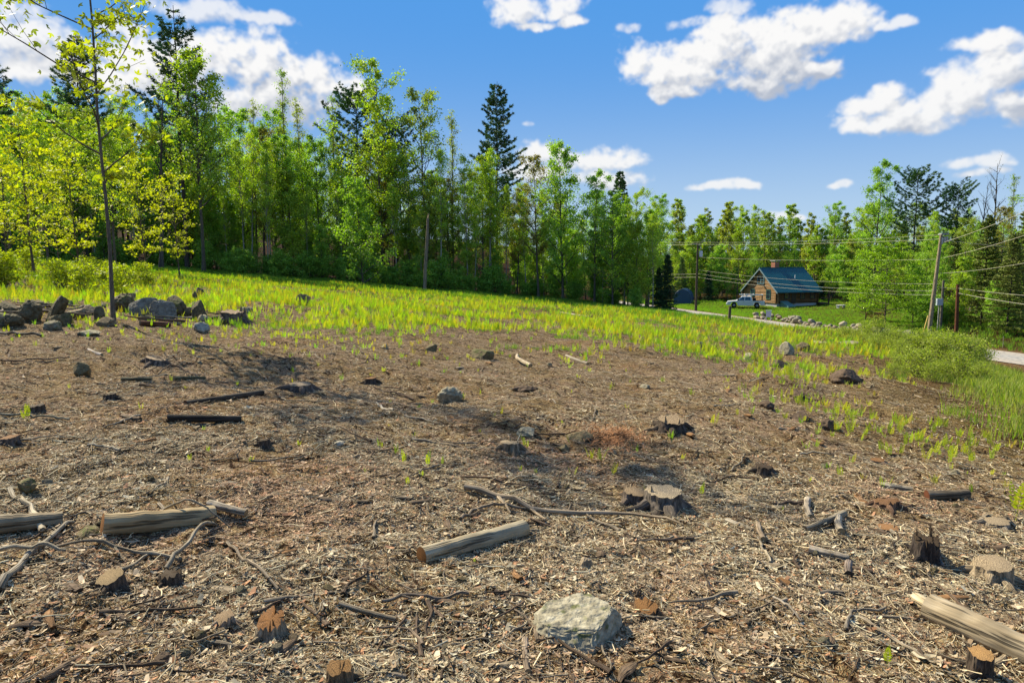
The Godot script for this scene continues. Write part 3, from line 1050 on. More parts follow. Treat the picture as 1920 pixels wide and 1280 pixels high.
func litter() -> void:
	var r := RandomNumberGenerator.new()
	r.seed = 2024
	# splinters, twigs, chips, curled leaves
	var kinds := []
	for k in 3:
		var mb := MB.new()
		var l := 0.5
		mb.box(Vector3(-l, 0.0, -0.03 - 0.012 * k), Vector3(l, 0.035, 0.028), Color.WHITE)
		for i in mb.v.size():
			var q := mb.v[i]
			q.z *= 1.0 - 0.65 * smoothstep(0.0, 0.5, q.x) * (0.5 + 0.5 * (k % 2))
			q.y += 0.10 * q.x * q.x
			q.z += 0.02 * k * q.x
			mb.v[i] = q
		kinds.append(mb.mesh(mats.dry))
	for k in 4:
		var mb := MB.new()
		var pts := PackedVector3Array()
		var rad := PackedFloat32Array()
		var q := Vector3(-0.5, 0.02, 0)
		var a := r.randf_range(-0.5, 0.5)
		for i in 6:
			pts.append(q)
			rad.append(0.020 - 0.0022 * i)
			q += Vector3(cos(a) * 0.2, r.randf_range(-0.03, 0.04), sin(a) * 0.2)
			a += r.randf_range(-0.22, 0.22)
		mb.tube(pts, rad, 4, Color.WHITE, Color.WHITE)
		kinds.append(mb.mesh(mats.dry))
	for k in 3:
		var mb := MB.new()
		var w := 0.11 + 0.07 * k
		var p := []
		for i in 3:
			for j in 2: p.append(Vector3(-0.5 + 0.5 * i, 0.10 * absf(i - 1.0) + r.randf_range(0.0, 0.08), (j * 2 - 1) * w * (1.0 if i == 1 else r.randf_range(0.3, 0.8))))
		mb.face(p[0], p[2], p[3], p[1], Color.WHITE)
		mb.face(p[2], p[4], p[5], p[3], Color.WHITE)
		kinds.append(mb.mesh(mats.dry))
	var names := ["wood_splinter_litter", "wood_splinter_litter", "wood_splinter_litter", "twig_litter", "twig_litter", "twig_litter", "twig_litter", "bark_chip_litter", "bark_chip_litter", "leaf_litter"]
	var tones := [Color(0.50, 0.41, 0.30), Color(0.42, 0.34, 0.25), Color(0.33, 0.25, 0.18), Color(0.56, 0.49, 0.38), Color(0.38, 0.35, 0.29), Color(0.14, 0.105, 0.075), Color(0.34, 0.19, 0.12), Color(0.24, 0.18, 0.13)]
	var places := []
	var tints := []
	for k in kinds.size():
		places.append([])
		tints.append(PackedColorArray())
	var total := 760000
	for n in total:
		# evenly over the near ground, thinner farther off
		var d := 0.0
		if r.randf() < 0.25: d = sqrt(r.randf()) * 7.0
		elif r.randf() < 0.6: d = 2.0 * pow(26.0, r.randf())
		else: d = 5.0 * pow(5.5, r.randf())
		var az := deg_to_rad(r.randf_range(-52, 52))
		var x := sin(az) * d
		var z := -cos(az) * d
		if x > bank_x(-z) + 1.0: continue
		var clump := nf.get_noise_2d(x * 1.7 + 11.0, z * 1.7)
		if r.randf() > 0.72 + 1.1 * clump + 0.5 * nz.get_noise_2d(x * 2.4 - 20.0, z * 2.4): continue
		var pick := r.randf()
		var k := 7 + r.randi() % 3 if pick < 0.34 else r.randi() % 3 if pick < 0.70 else 3 + r.randi() % 4
		var length := 0.0
		if k < 3: length = r.randf_range(0.012, 0.04)
		elif k < 7: length = r.randf_range(0.018, 0.065)
		else: length = r.randf_range(0.012, 0.036)
		if r.randf() < 0.04: length *= 2.1
		var big := d > 2.6 and k > 2 and k < 7 and r.randf() < (0.07 if d < 5.0 else 0.2)
		if big: length = r.randf_range(0.08, 0.2)
		var b := Basis(Vector3.UP, r.randf() * TAU) * Basis(Vector3.RIGHT, r.randf_range(-0.45, 0.45)) * Basis(Vector3.BACK, r.randf_range(-0.3, 0.3))
		places[k].append(Transform3D(b.scaled(Vector3.ONE * length), Vector3(x, gh(x, z) + r.randf_range(0.0, 0.012), z)))
		var c: Color = tones[r.randi() % (6 if k < 7 else 8)]
		var patch := nz.get_noise_2d(x * 1.3 + 70.0, -z * 1.3)
		c = c.lerp(Color(0.40, 0.22, 0.15), clampf(patch, 0.0, 0.55))
		if big: c = tones[[0, 1, 0, 5, 5, 4, 7, 2][r.randi() % 8]]
		c = c * (Color(1.3, 1.3, 1.08) if k < 7 else Color(1.02, 0.98, 0.84)) * r.randf_range(0.45, 1.3)
		c.a = 1
		tints[k].append(c)
	for k in kinds.size():
		var o := many(names[k], kinds[k], places[k], tints[k])
		tag(o, ["loose splinters of pale chipped wood over the soil", "small dry twigs scattered thickly over the soil", "flat bits of bark and curled dead leaves on soil"][0 if k < 3 else 1 if k < 7 else 2], "litter")

# ------------------------------------------------------------------ trees

# a broadleaf tree: {trunk, crown} meshes
func broadleaf(o: Dictionary) -> Array:
	var r := RandomNumberGenerator.new()
	r.seed = o.seed
	var tall: float = o.h
	var base: float = o.get("base", 0.25)
	var spread: float = o.spread
	var rise: float = o.get("rise", 0.7)
	var bark: Color = o.get("bark", Color(0.20, 0.165, 0.12))
	var tint: Color = o.tint
	var tint2: Color = o.get("tint2", tint * 0.8)
	var size: float = o.get("leaf", 0.15)
	var per: int = o.get("per", 9)
	var wood := MB.new()
	var leaves := MB.new()
	var r0: float = o.get("r0", tall * 0.008 + 0.02)
	var stems: int = o.get("stems", 1)
	var sites := []
	for st in stems:
		var pts := PackedVector3Array()
		var rad := PackedFloat32Array()
		var lean: Vector3 = Vector3(r.randf_range(-1, 1), 0, r.randf_range(-1, 1)) * o.get("lean", 0.05)
		if stems > 1: lean += Vector3(cos(TAU * st / stems), 0, sin(TAU * st / stems)) * 0.13
		var q := Vector3(lean.x * (0.5 if stems > 1 else 0.0), -0.25, lean.z * 0.5)
		var n := 12
		var high := tall * (1.0 if st == 0 else r.randf_range(0.75, 0.95))
		for i in n + 1:
			var t := float(i) / n
			pts.append(q)
			rad.append(r0 * (1.0 - t) * 0.92 + r0 * 0.08 + (r0 * 0.5 * exp(-t * 25.0)))
			q += Vector3(lean.x + r.randf_range(-1, 1) * 0.035, 1, lean.z + r.randf_range(-1, 1) * 0.035) * (high + 0.25) / n
		wood.tube(pts, rad, 7, bark, bark * 0.9)
		var nb: int = o.get("branches", 26)
		for k in nb:
			var t := base + (0.985 - base) * (k + r.randf()) / nb
			var fi := t * n
			var i := mini(int(fi), n - 1)
			var p := pts[i].lerp(pts[i + 1], fi - i)
			var a := k * 2.4 + r.randf_range(-0.5, 0.5)
			var u := (t - base) / (1.0 - base)
			var shape: float = lerpf(o.get("low", 0.6), 1.0, smoothstep(0.0, 0.35, u)) * pow(1.0 - u, o.get("point", 0.42)) + 0.12
			var length := spread * shape * r.randf_range(0.45, 1.2)
			var dir := Vector3(cos(a), rise * r.randf_range(0.5, 1.4), sin(a)).normalized()
			var bp := PackedVector3Array([p])
			var br := PackedFloat32Array([rad[i] * 0.55 + 0.004])
			var w := p
			for s in 4:
				dir = (dir + Vector3(r.randf_range(-0.2, 0.2), o.get("curve", 0.12) + r.randf_range(-0.1, 0.1), r.randf_range(-0.2, 0.2))).normalized()
				w += dir * length * 0.25
				bp.append(w)
				br.append((rad[i] * 0.55 + 0.004) * (0.8 - 0.17 * s))
			wood.tube(bp, br, 4, bark * 0.9, bark * 0.8, 0.0, null, false)
			for s in o.get("twigs", 4):
				var f := r.randf_range(0.25, 1.0) * 3.999
				var j := int(f)
				var b := bp[j].lerp(bp[j + 1], f - j)
				var out := ((bp[j + 1] - bp[j]).normalized() + Vector3(r.randf_range(-1, 1), r.randf_range(-0.3, 0.8) * o.get("up", 1.0), r.randf_range(-1, 1)) * 0.9).normalized()
				var tl := length * r.randf_range(0.18, 0.4)
				wood.tube(PackedVector3Array([b, b + out * tl * 0.5, b + out * tl + Vector3(0, tl * 0.1, 0)]), PackedFloat32Array([br[j] * 0.5, br[j] * 0.3, 0.004]), 3, bark * 0.8, bark * 0.8, 0.0, null, false)
				sites.append([b + out * tl * 0.55, tl * 0.55 + 0.12])
				if s % 2 == 0: sites.append([b + out * tl, tl * 0.35 + 0.1])
			sites.append([bp[4], length * 0.12 + 0.12])
	var flat: float = o.get("flat", 0.75)
	for s in sites:
		if r.randf() < o.get("bare", 0.0): continue
		var c := tint.lerp(tint2, r.randf()) * r.randf_range(0.72, 1.22)
		var count := int(per * r.randf_range(0.5, 1.4))
		for k in count:
			var d: Vector3 = Vector3(r.randfn(), r.randfn() * flat, r.randfn()) * s[1] * 0.62
			var p: Vector3 = s[0] + d
			var along := Vector3(r.randf_range(-1, 1), r.randf_range(-0.9, 0.3), r.randf_range(-1, 1)).normalized()
			var across := along.cross(Vector3(r.randf_range(-1, 1), r.randf_range(0.2, 1), r.randf_range(-1, 1))).normalized()
			var z := size * r.randf_range(0.6, 1.3)
			var cc := c * r.randf_range(0.85, 1.15)
			cc.a = 1
			if o.get("lobed", false):
				# a maple leaf: three points
				leaves.leaf(p, along * z, across * z * 0.22, cc)
				leaves.leaf(p, (along * 0.6 + across * 0.7) * z * 0.9, (across - along).normalized() * z * 0.17, cc)
				leaves.leaf(p, (along * 0.6 - across * 0.7) * z * 0.9, (across + along).normalized() * z * 0.17, cc)
			else:
				leaves.leaf(p, along * z, across * z * 0.36, cc)
	for i in wood.c.size():
		var q := wood.v[i]
		var m := clampf(0.9 + 0.45 * nr.get_noise_3d(q.x * 20.0, q.y * 6.0, q.z * 20.0), 0.5, 1.4)
		var c := wood.c[i] * m
		c.a = 1
		wood.c[i] = c
	return [wood.mesh(mats.bark), leaves.mesh(mats.leaf)]

func conifer(o: Dictionary) -> Array:
	var r := RandomNumberGenerator.new()
	r.seed = o.seed
	var tall: float = o.h
	var base: float = o.get("base", 0.3)
	var spread: float = o.spread
	var bark: Color = o.get("bark", Color(0.10, 0.08, 0.065))
	var tint: Color = o.tint
	var gap: float = o.get("gap", 0.7)
	var droop: float = o.get("droop", 0.0)
	var size: float = o.get("needle", 0.2)
	var wood := MB.new()
	var leaves := MB.new()
	var pts := PackedVector3Array()
	var rad := PackedFloat32Array()
	var r0 := tall * 0.009 + 0.02
	for i in 11:
		pts.append(Vector3(r.randf_range(-0.05, 0.05), tall * i / 10.0 - (0.25 if i == 0 else 0.0), r.randf_range(-0.05, 0.05)))
		rad.append(r0 * (1.0 - i / 10.5) + 0.01)
	wood.tube(pts, rad, 7, bark, bark)
	var y := tall * base
	while y < tall * 0.99:
		var t := (y - tall * base) / (tall * (1.0 - base))
		var length: float = spread * (pow(1.0 - t, o.get("point", 0.8)) * lerpf(o.get("low", 0.8), 1.0, smoothstep(0.0, 0.25, t)) + 0.03)
		var nb := r.randi_range(o.get("arms", 4), o.get("arms", 4) + 2)
		var a0 := r.randf() * TAU
		for k in nb:
			if r.randf() < o.get("missing", 0.1): continue
			var a := a0 + TAU * k / nb + r.randf_range(-0.3, 0.3)
			var l := length * r.randf_range(0.55, 1.15)
			var out := Vector3(cos(a), 0, sin(a))
			var yy := y + r.randf_range(-0.3, 0.3) * gap
			var bp := PackedVector3Array()
			for s in 5:
				var u := s / 4.0
				bp.append(Vector3(0, yy, 0) + out * l * u + Vector3(0, l * (o.get("rise", 0.15) * u - droop * u * u + 0.12 * u * u * u + t * 0.35 * u), 0))
			wood.tube(bp, PackedFloat32Array([0.035, 0.028, 0.02, 0.014, 0.006]), 3, bark, bark, 0.0, null, false)
			var c := tint * r.randf_range(0.7, 1.3)
			var tufts := maxi(3, int(l * o.get("tufts", 7.0)))
			for s in tufts:
				var u := lerpf(o.get("from", 0.25), 1.0, (s + r.randf()) / tufts)
				var f := minf(u * 4.0, 3.999)
				var p := bp[int(f)].lerp(bp[int(f) + 1], f - int(f))
				var side := Vector3(-out.z, 0, out.x) * r.randf_range(-1, 1) * l * 0.30 * sin(PI * clampf(u, 0.1, 0.95))
				p += side + Vector3(0, r.randf_range(-0.06, 0.06) - absf(droop) * side.length() * 0.2, 0)
				var aim := (out + side.normalized() * 0.8).normalized()
				for q in o.get("blades", 9):
					var along := (aim + Vector3(r.randf_range(-1, 1), r.randf_range(-0.35, 0.75), r.randf_range(-1, 1)) * 0.85).normalized()
					var across := along.cross(Vector3(r.randf_range(-1, 1), r.randf_range(-1, 1), r.randf_range(-1, 1))).normalized()
					var cc := c * r.randf_range(0.8, 1.2)
					cc.a = 1
					leaves.leaf(p, along * size * r.randf_range(0.7, 1.3), across * size * o.get("thin", 0.1), cc)
		y += gap * r.randf_range(0.7, 1.3) * lerpf(1.0, 0.55, t)
	for i in wood.c.size(): wood.c[i].a = 1.0
	return [wood.mesh(mats.bark), leaves.mesh(mats.needle)]

var kinds := {}

func tree(kind: String, x: float, d: float, scale_ := 1.0, label := "", marked := "") -> Node3D:
	var k: Dictionary = kinds[kind]
	if not k.has("meshes"): k.meshes = k.build.map(func(o): return conifer(o) if o.has("needles") else broadleaf(o))
	k.n = k.get("n", 0) + 1
	var pair: Array = k.meshes[k.n % k.meshes.size()]
	var o := thing(k.called, spot(x, -d), fmod(x * 3.7 + d * 1.9, TAU))
	o.scale = Vector3(scale_ * (0.92 + 0.16 * fmod(absf(x * 7.3), 1.0)), scale_, scale_)
	obj("trunk" if k.get("plant", "tree") == "tree" else "stem", pair[0], o)
	obj("crown" if k.get("plant", "tree") == "tree" else "foliage", pair[1], o)
	if label:
		tag(o, label, k.get("plant", "tree"), k.group)
		if marked: mark("wood", marked, o.position)
	else:
		var height := "tall " if scale_ > 1.12 else "small " if scale_ < 0.75 else ""
		later(o, height + k.desc, "wood", k.get("plant", "tree"), k.group)
	return o

func tree_px(kind: String, px: float, top: float, d: float, label := "", marked := "") -> Node3D:
	# stands at distance d in the direction px, as tall as it has to be for its top to show at that height
	var x := (px - 960.0) / FOCAL * d * 0.993
	var foot := gh(x, -d)
	var up := EYE.y + (489.0 - top) / FOCAL * d * 1.0 - foot
	return tree(kind, x, d, up / kinds[kind].build[0].h, label, marked)

func make_trees() -> void:
	var lime := Color(0.50, 0.56, 0.065)
	var mid := Color(0.33, 0.49, 0.085)
	var deep := Color(0.26, 0.42, 0.08)
	var olive := Color(0.33, 0.33, 0.09)
	kinds = {
		"maple": {"called": "maple_tree", "desc": "yellow green maple tree", "group": "maples along the wood", "build": [
			{"seed": 1, "h": 16.0, "spread": 4.0, "tint": lime, "tint2": mid, "base": 0.22, "branches": 34, "per": 46, "leaf": 0.165},
			{"seed": 2, "h": 15.0, "spread": 3.7, "tint": lime * 0.9, "tint2": mid, "base": 0.3, "branches": 30, "per": 46, "leaf": 0.165}]},
		"green": {"called": "leafy_tree", "desc": "mid green leafy tree", "group": "leafy trees along the wood", "build": [
			{"seed": 3, "h": 14.0, "spread": 3.7, "tint": mid, "tint2": deep, "base": 0.1, "branches": 38, "per": 46, "leaf": 0.165},
			{"seed": 4, "h": 13.0, "spread": 3.4, "tint": mid * 1.15, "tint2": mid, "base": 0.12, "branches": 36, "per": 46, "leaf": 0.165},
			{"seed": 5, "h": 15.0, "spread": 3.2, "tint": deep * 1.2, "tint2": mid, "base": 0.2, "branches": 34, "per": 46, "leaf": 0.165}]},
		"birch": {"called": "birch_tree", "desc": "slender birch", "group": "birches along the wood", "build": [
			{"seed": 6, "h": 16.0, "spread": 2.3, "tint": mid * 1.3, "tint2": lime, "base": 0.35, "branches": 34, "per": 26, "leaf": 0.14, "bark": Color(0.46, 0.43, 0.36), "r0": 0.10, "rise": 1.6},
			{"seed": 7, "h": 15.0, "spread": 2.4, "tint": mid, "tint2": lime, "base": 0.4, "branches": 30, "per": 26, "leaf": 0.14, "bark": Color(0.40, 0.37, 0.31), "r0": 0.09, "rise": 1.4}]},
		"poplar": {"called": "poplar_tree", "desc": "half bare poplar", "group": "half bare poplars along the wood", "build": [
			{"seed": 8, "h": 17.0, "spread": 1.8, "tint": olive, "tint2": mid * 1.2, "base": 0.35, "branches": 42, "per": 15, "leaf": 0.12, "rise": 2.2, "bare": 0.35, "bark": Color(0.17, 0.15, 0.12), "r0": 0.13},
			{"seed": 9, "h": 16.0, "spread": 1.6, "tint": olive * 0.9, "tint2": lime, "base": 0.4, "branches": 40, "per": 15, "leaf": 0.12, "rise": 2.4, "bare": 0.3, "bark": Color(0.17, 0.15, 0.12), "r0": 0.12}]},
		"olive": {"called": "budding_tree", "desc": "olive brown tree in bud", "group": "budding trees along the wood", "build": [
			{"seed": 10, "h": 15.0, "spread": 3.4, "tint": olive, "tint2": Color(0.30, 0.20, 0.08), "base": 0.3, "branches": 32, "per": 38, "leaf": 0.145},
			{"seed": 11, "h": 14.0, "spread": 3.2, "tint": olive, "tint2": mid, "base": 0.25, "branches": 32, "per": 38, "leaf": 0.145}]},
		"sapling": {"called": "young_tree", "desc": "young light green tree", "group": "young trees at the wood edge", "build": [
			{"seed": 12, "h": 7.0, "spread": 1.9, "tint": mid * 1.25, "tint2": mid, "base": 0.06, "branches": 34, "per": 34, "leaf": 0.145, "low": 0.9, "r0": 0.06},
			{"seed": 13, "h": 7.5, "spread": 2.1, "tint": mid, "tint2": deep, "base": 0.05, "branches": 34, "per": 34, "leaf": 0.145, "low": 0.9, "r0": 0.06},
			{"seed": 14, "h": 8.0, "spread": 1.7, "tint": lime * 0.9, "tint2": mid, "base": 0.08, "branches": 34, "per": 38, "leaf": 0.145, "low": 0.8, "r0": 0.06}]},
		"pine": {"called": "pine_tree", "desc": "tall dark white pine", "group": "tall pines above the wood", "build": [
			{"needles": 1, "seed": 15, "h": 22.0, "spread": 4.4, "tint": Color(0.11, 0.195, 0.075), "base": 0.35, "gap": 0.8, "arms": 4, "rise": 0.22, "missing": 0.16, "tufts": 11.0, "blades": 16, "needle": 0.34},
			{"needles": 1, "seed": 16, "h": 21.0, "spread": 4.2, "tint": Color(0.10, 0.18, 0.075), "base": 0.4, "gap": 1.05, "arms": 4, "rise": 0.3, "missing": 0.2, "tufts": 11.0, "blades": 16, "needle": 0.34}]},
		"oldpine": {"called": "pine_tree", "desc": "clumpy old white pine", "group": "clumpy old pines", "build": [
			{"needles": 1, "seed": 31, "h": 20.0, "spread": 4.8, "tint": Color(0.10, 0.19, 0.06), "base": 0.42, "point": 0.38, "low": 0.7, "gap": 1.05, "arms": 4, "rise": 0.35, "missing": 0.3, "tufts": 10.0, "blades": 17, "needle": 0.34}]},
		"hemlock": {"called": "hemlock_tree", "desc": "dark drooping hemlock", "group": "hemlocks in the wood", "build": [
			{"needles": 1, "seed": 17, "h": 14.0, "spread": 2.9, "tint": Color(0.12, 0.20, 0.06), "base": 0.08, "gap": 0.42, "arms": 5, "rise": 0.05, "droop": 0.25, "tufts": 9.0, "blades": 12, "needle": 0.28, "thin": 0.16}]},
		"feather": {"called": "hemlock_tree", "desc": "yellowish feathery hemlock", "group": "feathery hemlocks by the road", "build": [
			{"needles": 1, "seed": 28, "h": 14.0, "spread": 3.6, "tint": Color(0.20, 0.24, 0.05), "base": 0.06, "gap": 0.5, "arms": 5, "rise": 0.1, "droop": 0.2, "tufts": 9.0, "blades": 12, "needle": 0.28, "thin": 0.16}]},
		"spruce": {"called": "spruce_tree", "desc": "small dark green spruce", "group": "spruces in the wood", "build": [
			{"needles": 1, "seed": 18, "h": 7.0, "spread": 1.7, "tint": Color(0.06, 0.115, 0.05), "base": 0.03, "gap": 0.26, "arms": 6, "rise": 0.0, "droop": 0.12, "tufts": 10.0, "blades": 12, "needle": 0.2, "thin": 0.14, "from": 0.1}]},
		"shrub": {"called": "shrub", "plant": "shrub", "desc": "dark green leafy shrub", "group": "shrubs along the wood edge", "build": [
			{"seed": 19, "h": 2.6, "spread": 1.3, "tint": deep * 1.2, "tint2": mid, "base": 0.03, "branches": 16, "stems": 4, "per": 14, "leaf": 0.14, "low": 1.0, "r0": 0.025, "twigs": 3},
			{"seed": 20, "h": 2.4, "spread": 1.4, "tint": mid * 1.1, "tint2": deep, "base": 0.03, "branches": 16, "stems": 4, "per": 26, "leaf": 0.14, "low": 1.0, "r0": 0.025, "twigs": 3}]},
		"yellow": {"called": "young_maple", "desc": "bright yellow leaved young maple", "group": "bright yellow young maples uphill", "build": [
			{"seed": 21, "h": 9.0, "spread": 2.6, "tint": Color(0.68, 0.63, 0.04), "tint2": Color(0.52, 0.54, 0.045), "base": 0.15, "branches": 36, "per": 9, "leaf": 0.15, "lobed": true, "flat": 0.4, "rise": 0.45, "r0": 0.07, "bare": 0.1},
			{"seed": 22, "h": 9.0, "spread": 2.4, "tint": Color(0.68, 0.62, 0.04), "tint2": Color(0.48, 0.52, 0.045), "base": 0.2, "branches": 34, "per": 9, "leaf": 0.15, "lobed": true, "flat": 0.4, "rise": 0.45, "r0": 0.07, "bare": 0.1}]},
		"bare": {"called": "bare_tree", "desc": "almost leafless grey tree", "group": "almost leafless trees", "build": [
			{"seed": 23, "h": 13.0, "spread": 2.4, "tint": olive, "base": 0.4, "branches": 22, "per": 2, "leaf": 0.09, "rise": 1.3, "bare": 0.7, "bark": Color(0.15, 0.13, 0.11), "r0": 0.15, "twigs": 6}]},
		"bright": {"called": "bright_maple", "desc": "bright green spreading maple", "group": "bright maples by the road", "build": [
			{"seed": 24, "h": 10.0, "spread": 4.2, "tint": Color(0.34, 0.48, 0.04), "tint2": Color(0.22, 0.36, 0.04), "base": 0.14, "branches": 46, "per": 26, "leaf": 0.2, "flat": 0.3, "rise": 0.25, "curve": 0.03, "low": 0.9, "twigs": 6}]},
		"far": {"called": "hill_tree", "desc": "soft green tree", "group": "trees beyond the cabin", "build": [
			{"seed": 25, "h": 17.0, "spread": 3.3, "tint": mid * 1.1, "tint2": lime * 0.8, "base": 0.05, "low": 0.9, "branches": 38, "per": 22, "leaf": 0.32},
			{"seed": 26, "h": 16.0, "spread": 3.4, "tint": mid, "tint2": olive, "base": 0.06, "low": 0.9, "branches": 38, "per": 22, "leaf": 0.32},
			{"seed": 27, "h": 17.0, "spread": 2.9, "tint": olive, "tint2": lime * 0.8, "base": 0.08, "low": 0.8, "branches": 38, "per": 20, "leaf": 0.30}]},
	}
	# trees that stand out
	tree_px("pine", 350, 12, 64, "tallest white pine, rising behind a yellow green maple", "tallest white pine")
	tree_px("maple", 380, 100, 60, "tall yellow green maple in front of the tallest pine")
	tree_px("pine", 168, 84, 76, "dark white pine behind the thin maple sapling", "pine behind the sapling")
	tree_px("pine", 8, 92, 66, "white pine with thin layered branches above yellow maples", "layered pine")
	tree_px("bare", 300, 160, 58, "forked almost bare tree between the two uphill pines", "forked bare tree")
	tree_px("poplar", 480, 190, 69, "bare topped poplar, first of the pair against the cloud", "bare topped poplar pair")
	tree_px("poplar", 545, 150, 69, "bare topped poplar, taller of the pair against the cloud")
	tree_px("poplar", 585, 185, 72)
	tree_px("poplar", 635, 195, 70)
	tree_px("oldpine", 675, 185, 76, "white pine half hidden behind a lime topped maple", "half hidden pine")
	tree_px("maple", 718, 142, 68, "tall maple with lime green top in mid wood", "lime topped maple")
	tree_px("olive", 800, 168, 68, "tall olive tree in bud with flat top", "flat topped olive tree")
	tree_px("oldpine", 745, 235, 78)
	tree_px("poplar", 850, 200, 72)
	tree_px("pine", 932, 166, 76, "dark pointed pine standing clear above mid wood", "pointed pine")
	tree_px("maple", 905, 290, 66)
	tree_px("green", 1057, 255, 62, "tall pointed leafy tree near the downhill end", "pointed leafy tree")
	tree_px("hemlock", 1160, 322, 68, "dark hemlock tip above the downhill wood end", "hemlock at the wood end")
	tree_px("green", 1115, 345, 60)
	tree_px("olive", 1010, 300, 64)
	tree_px("maple", 1190, 365, 60, "yellow green maple, last of the wood downhill", "last maple of the wood")
	tree_px("green", 1150, 370, 58)
	tree_px("green", 1213, 385, 60)
	tree_px("spruce", 1252, 476, 57, "dark little spruce at the downhill corner of the wood", "corner spruce")
	tree_px("spruce", 1236, 500, 58)
	tree_px("sapling", 680, 362, 58, "pale leaved young tree alone before the wood", "pale young tree")
	# the broken pale trunk
	var sn := thing("broken_trunk", spot((798.0 - 960.0) / FOCAL * 60.0, -60.0))
	var sm := MB.new()
	sm.tube(PackedVector3Array([Vector3(-0.1, -0.2, 0), Vector3(0, 2, 0), Vector3(0.18, 4.2, 0), Vector3(0.3, 6.4, 0)]), PackedFloat32Array([0.17, 0.15, 0.14, 0.11]), 9, Color(0.42, 0.34, 0.25), Color(0.36, 0.30, 0.23), 0.2, nr)
	for i in sm.c.size(): sm.c[i].a = 1.0
	obj("trunk", sm.mesh(mats.wood), sn)
	for k in 4:
		var b := MB.new()
		b.tube(PackedVector3Array([Vector3(0.3, 6.2, 0), Vector3(0.25 + 0.06 * k, 6.7 + 0.15 * (k % 2), 0.05 * (k - 1.5))]), PackedFloat32Array([0.05, 0.008]), 4, Color(0.45, 0.36, 0.25), Color(0.45, 0.36, 0.25))
		obj("splinter", b.mesh(mats.wood), sn)
	tag(sn, "pale broken trunk without a crown at the wood edge", "dead tree")
	mark("wood", "pale broken trunk", sn.position)
	# bright young maples uphill, nearer than the wood
	tree_px("yellow", 60, 205, 32, "bright yellow maple, biggest of the uphill young maples", "biggest yellow maple")
	tree_px("yellow", 150, 270, 35)
	tree_px("yellow", -40, 190, 27)
	tree_px("yellow", 275, 300, 38)
	tree_px("yellow", 10, 300, 30)
	tree_px("yellow", 335, 330, 44)
	tree_px("yellow", 110, 330, 40)
	tree_px("maple", 215, 235, 50)
	tree_px("maple", 90, 235, 52)
	tree_px("green", 20, 250, 50)
	# the wood: rows from the edge inwards
	var r := RandomNumberGenerator.new()
	r.seed = 5150
	var row_kinds := ["green", "birch", "maple", "sapling", "green", "olive", "poplar", "green", "birch", "birch", "maple", "olive", "green", "poplar", "maple"]
	for row in 7:
		var x := -78.0 + row * 1.3
		while x < 13.0 + row * 1.5:
			var d: float = edge_d(x) + [0.5, 3.5, 7.5, 12.0, 18.0, 26.0, 36.0][row] + r.randf_range(-1.5, 1.5)
			var px: float = 960.0 + x / d * FOCAL
			if px > -60.0 and px < 1235.0:
				var kind: String = row_kinds[r.randi() % row_kinds.size()]
				# the top of the wood falls from left to right in the photograph
				var top := lerpf(215.0, 395.0, smoothstep(250.0, 1240.0, px)) + r.randf_range(-25, 75)
				if row == 0 and r.randf() < 0.5: kind = "sapling" if r.randf() < 0.7 else "birch"
				if kind == "sapling": top = lerpf(330.0, 440.0, px / 1240.0) + r.randf_range(-30, 60)
				tree_px(kind, px, top, d)
			x += [2.2, 2.4, 2.8, 3.3, 3.9, 4.6, 5.4][row] * r.randf_range(0.7, 1.3)
	# shrubs and small spruces before it
	var xs := -52.0
	while xs < 12.0:
		var d := edge_d(xs) - 1.2 + r.randf_range(-1.0, 1.2)
		tree("shrub", xs, d, r.randf_range(0.6, 1.3) * 0.85)
		xs += r.randf_range(0.9, 2.0)
	xs = -50.0
	while xs < 11.0:
		tree("sapling", xs, edge_d(xs) + r.randf_range(-0.8, 1.5), r.randf_range(0.45, 0.95))
		xs += r.randf_range(1.6, 3.4)
	xs = -48.0
	while xs < 12.0:
		tree("birch", xs, edge_d(xs) - 0.6 + r.randf_range(-0.6, 0.8), r.randf_range(0.5, 0.85) * (0.8 if xs > 2.0 else 1.0))
		xs += r.randf_range(1.5, 3.6)
	# beyond the road and the cabin
	mark("wood", "log cabin", spot(43, -108))
	mark("wood", "tarp shelter", spot(28, -112))
	mark("wood", "picket fence", spot(42, -79))
	mark("wood", "far utility pole", spot(26, -96))
	mark("wood", "cabin porch", spot(52, -112))
	for row in 3:
		var px := 1222.0 + row * 9.0
		while px < 1960.0:
			var d: float = [128.0, 138.0, 150.0][row] + r.randf_range(-3, 3)
			var top := 408.0 + r.randf_range(-30, 40) + 6.0 * row
			if px < 1420: top = 395.0 + r.randf_range(-20, 40)
			var kind: String = ["far", "far", "far", "maple", "green", "far", "birch"][r.randi() % 7]
			var o := tree_px(kind, px, top, d)
			px += r.randf_range(14, 32)
	for q in [[1300, 452, 121, "far"], [1345, 440, 124, "far"], [1385, 470, 118, "bare"], [1420, 455, 122, "green"], [1560, 470, 122, "green"], [1600, 440, 118, "far"], [1280, 480, 116, "hemlock"], [1330, 505, 117, "spruce"], [1545, 520, 119, "spruce"], [1585, 520, 116, "sapling"]]:
		tree_px(q[3], q[0], q[1], q[2])
	# leafy young growth in front of them
	var fx := 1232.0
	while fx < 1900.0:
		if fx < 1385.0 or fx > 1535.0: tree_px(["sapling", "green", "sapling", "maple"][r.randi() % 4], fx, r.randf_range(455, 520), r.randf_range(117, 123))
		fx += r.randf_range(12, 24)
	# downhill of the pole
	tree_px("green", 1640, 330, 100, "loose crowned tree leaning out beside the clumpy pine", "loose crowned tree")
	tree_px("oldpine", 1712, 325, 96, "clumpy white pine, tallest behind the bright maple", "clumpy pine")
	tree_px("oldpine", 1790, 350, 92, "pine with soft blunt top behind the roadside pole", "blunt topped pine")
	tree_px("bare", 1868, 308, 88, "leafless grey tree above the roadside hemlocks", "leafless grey tree")
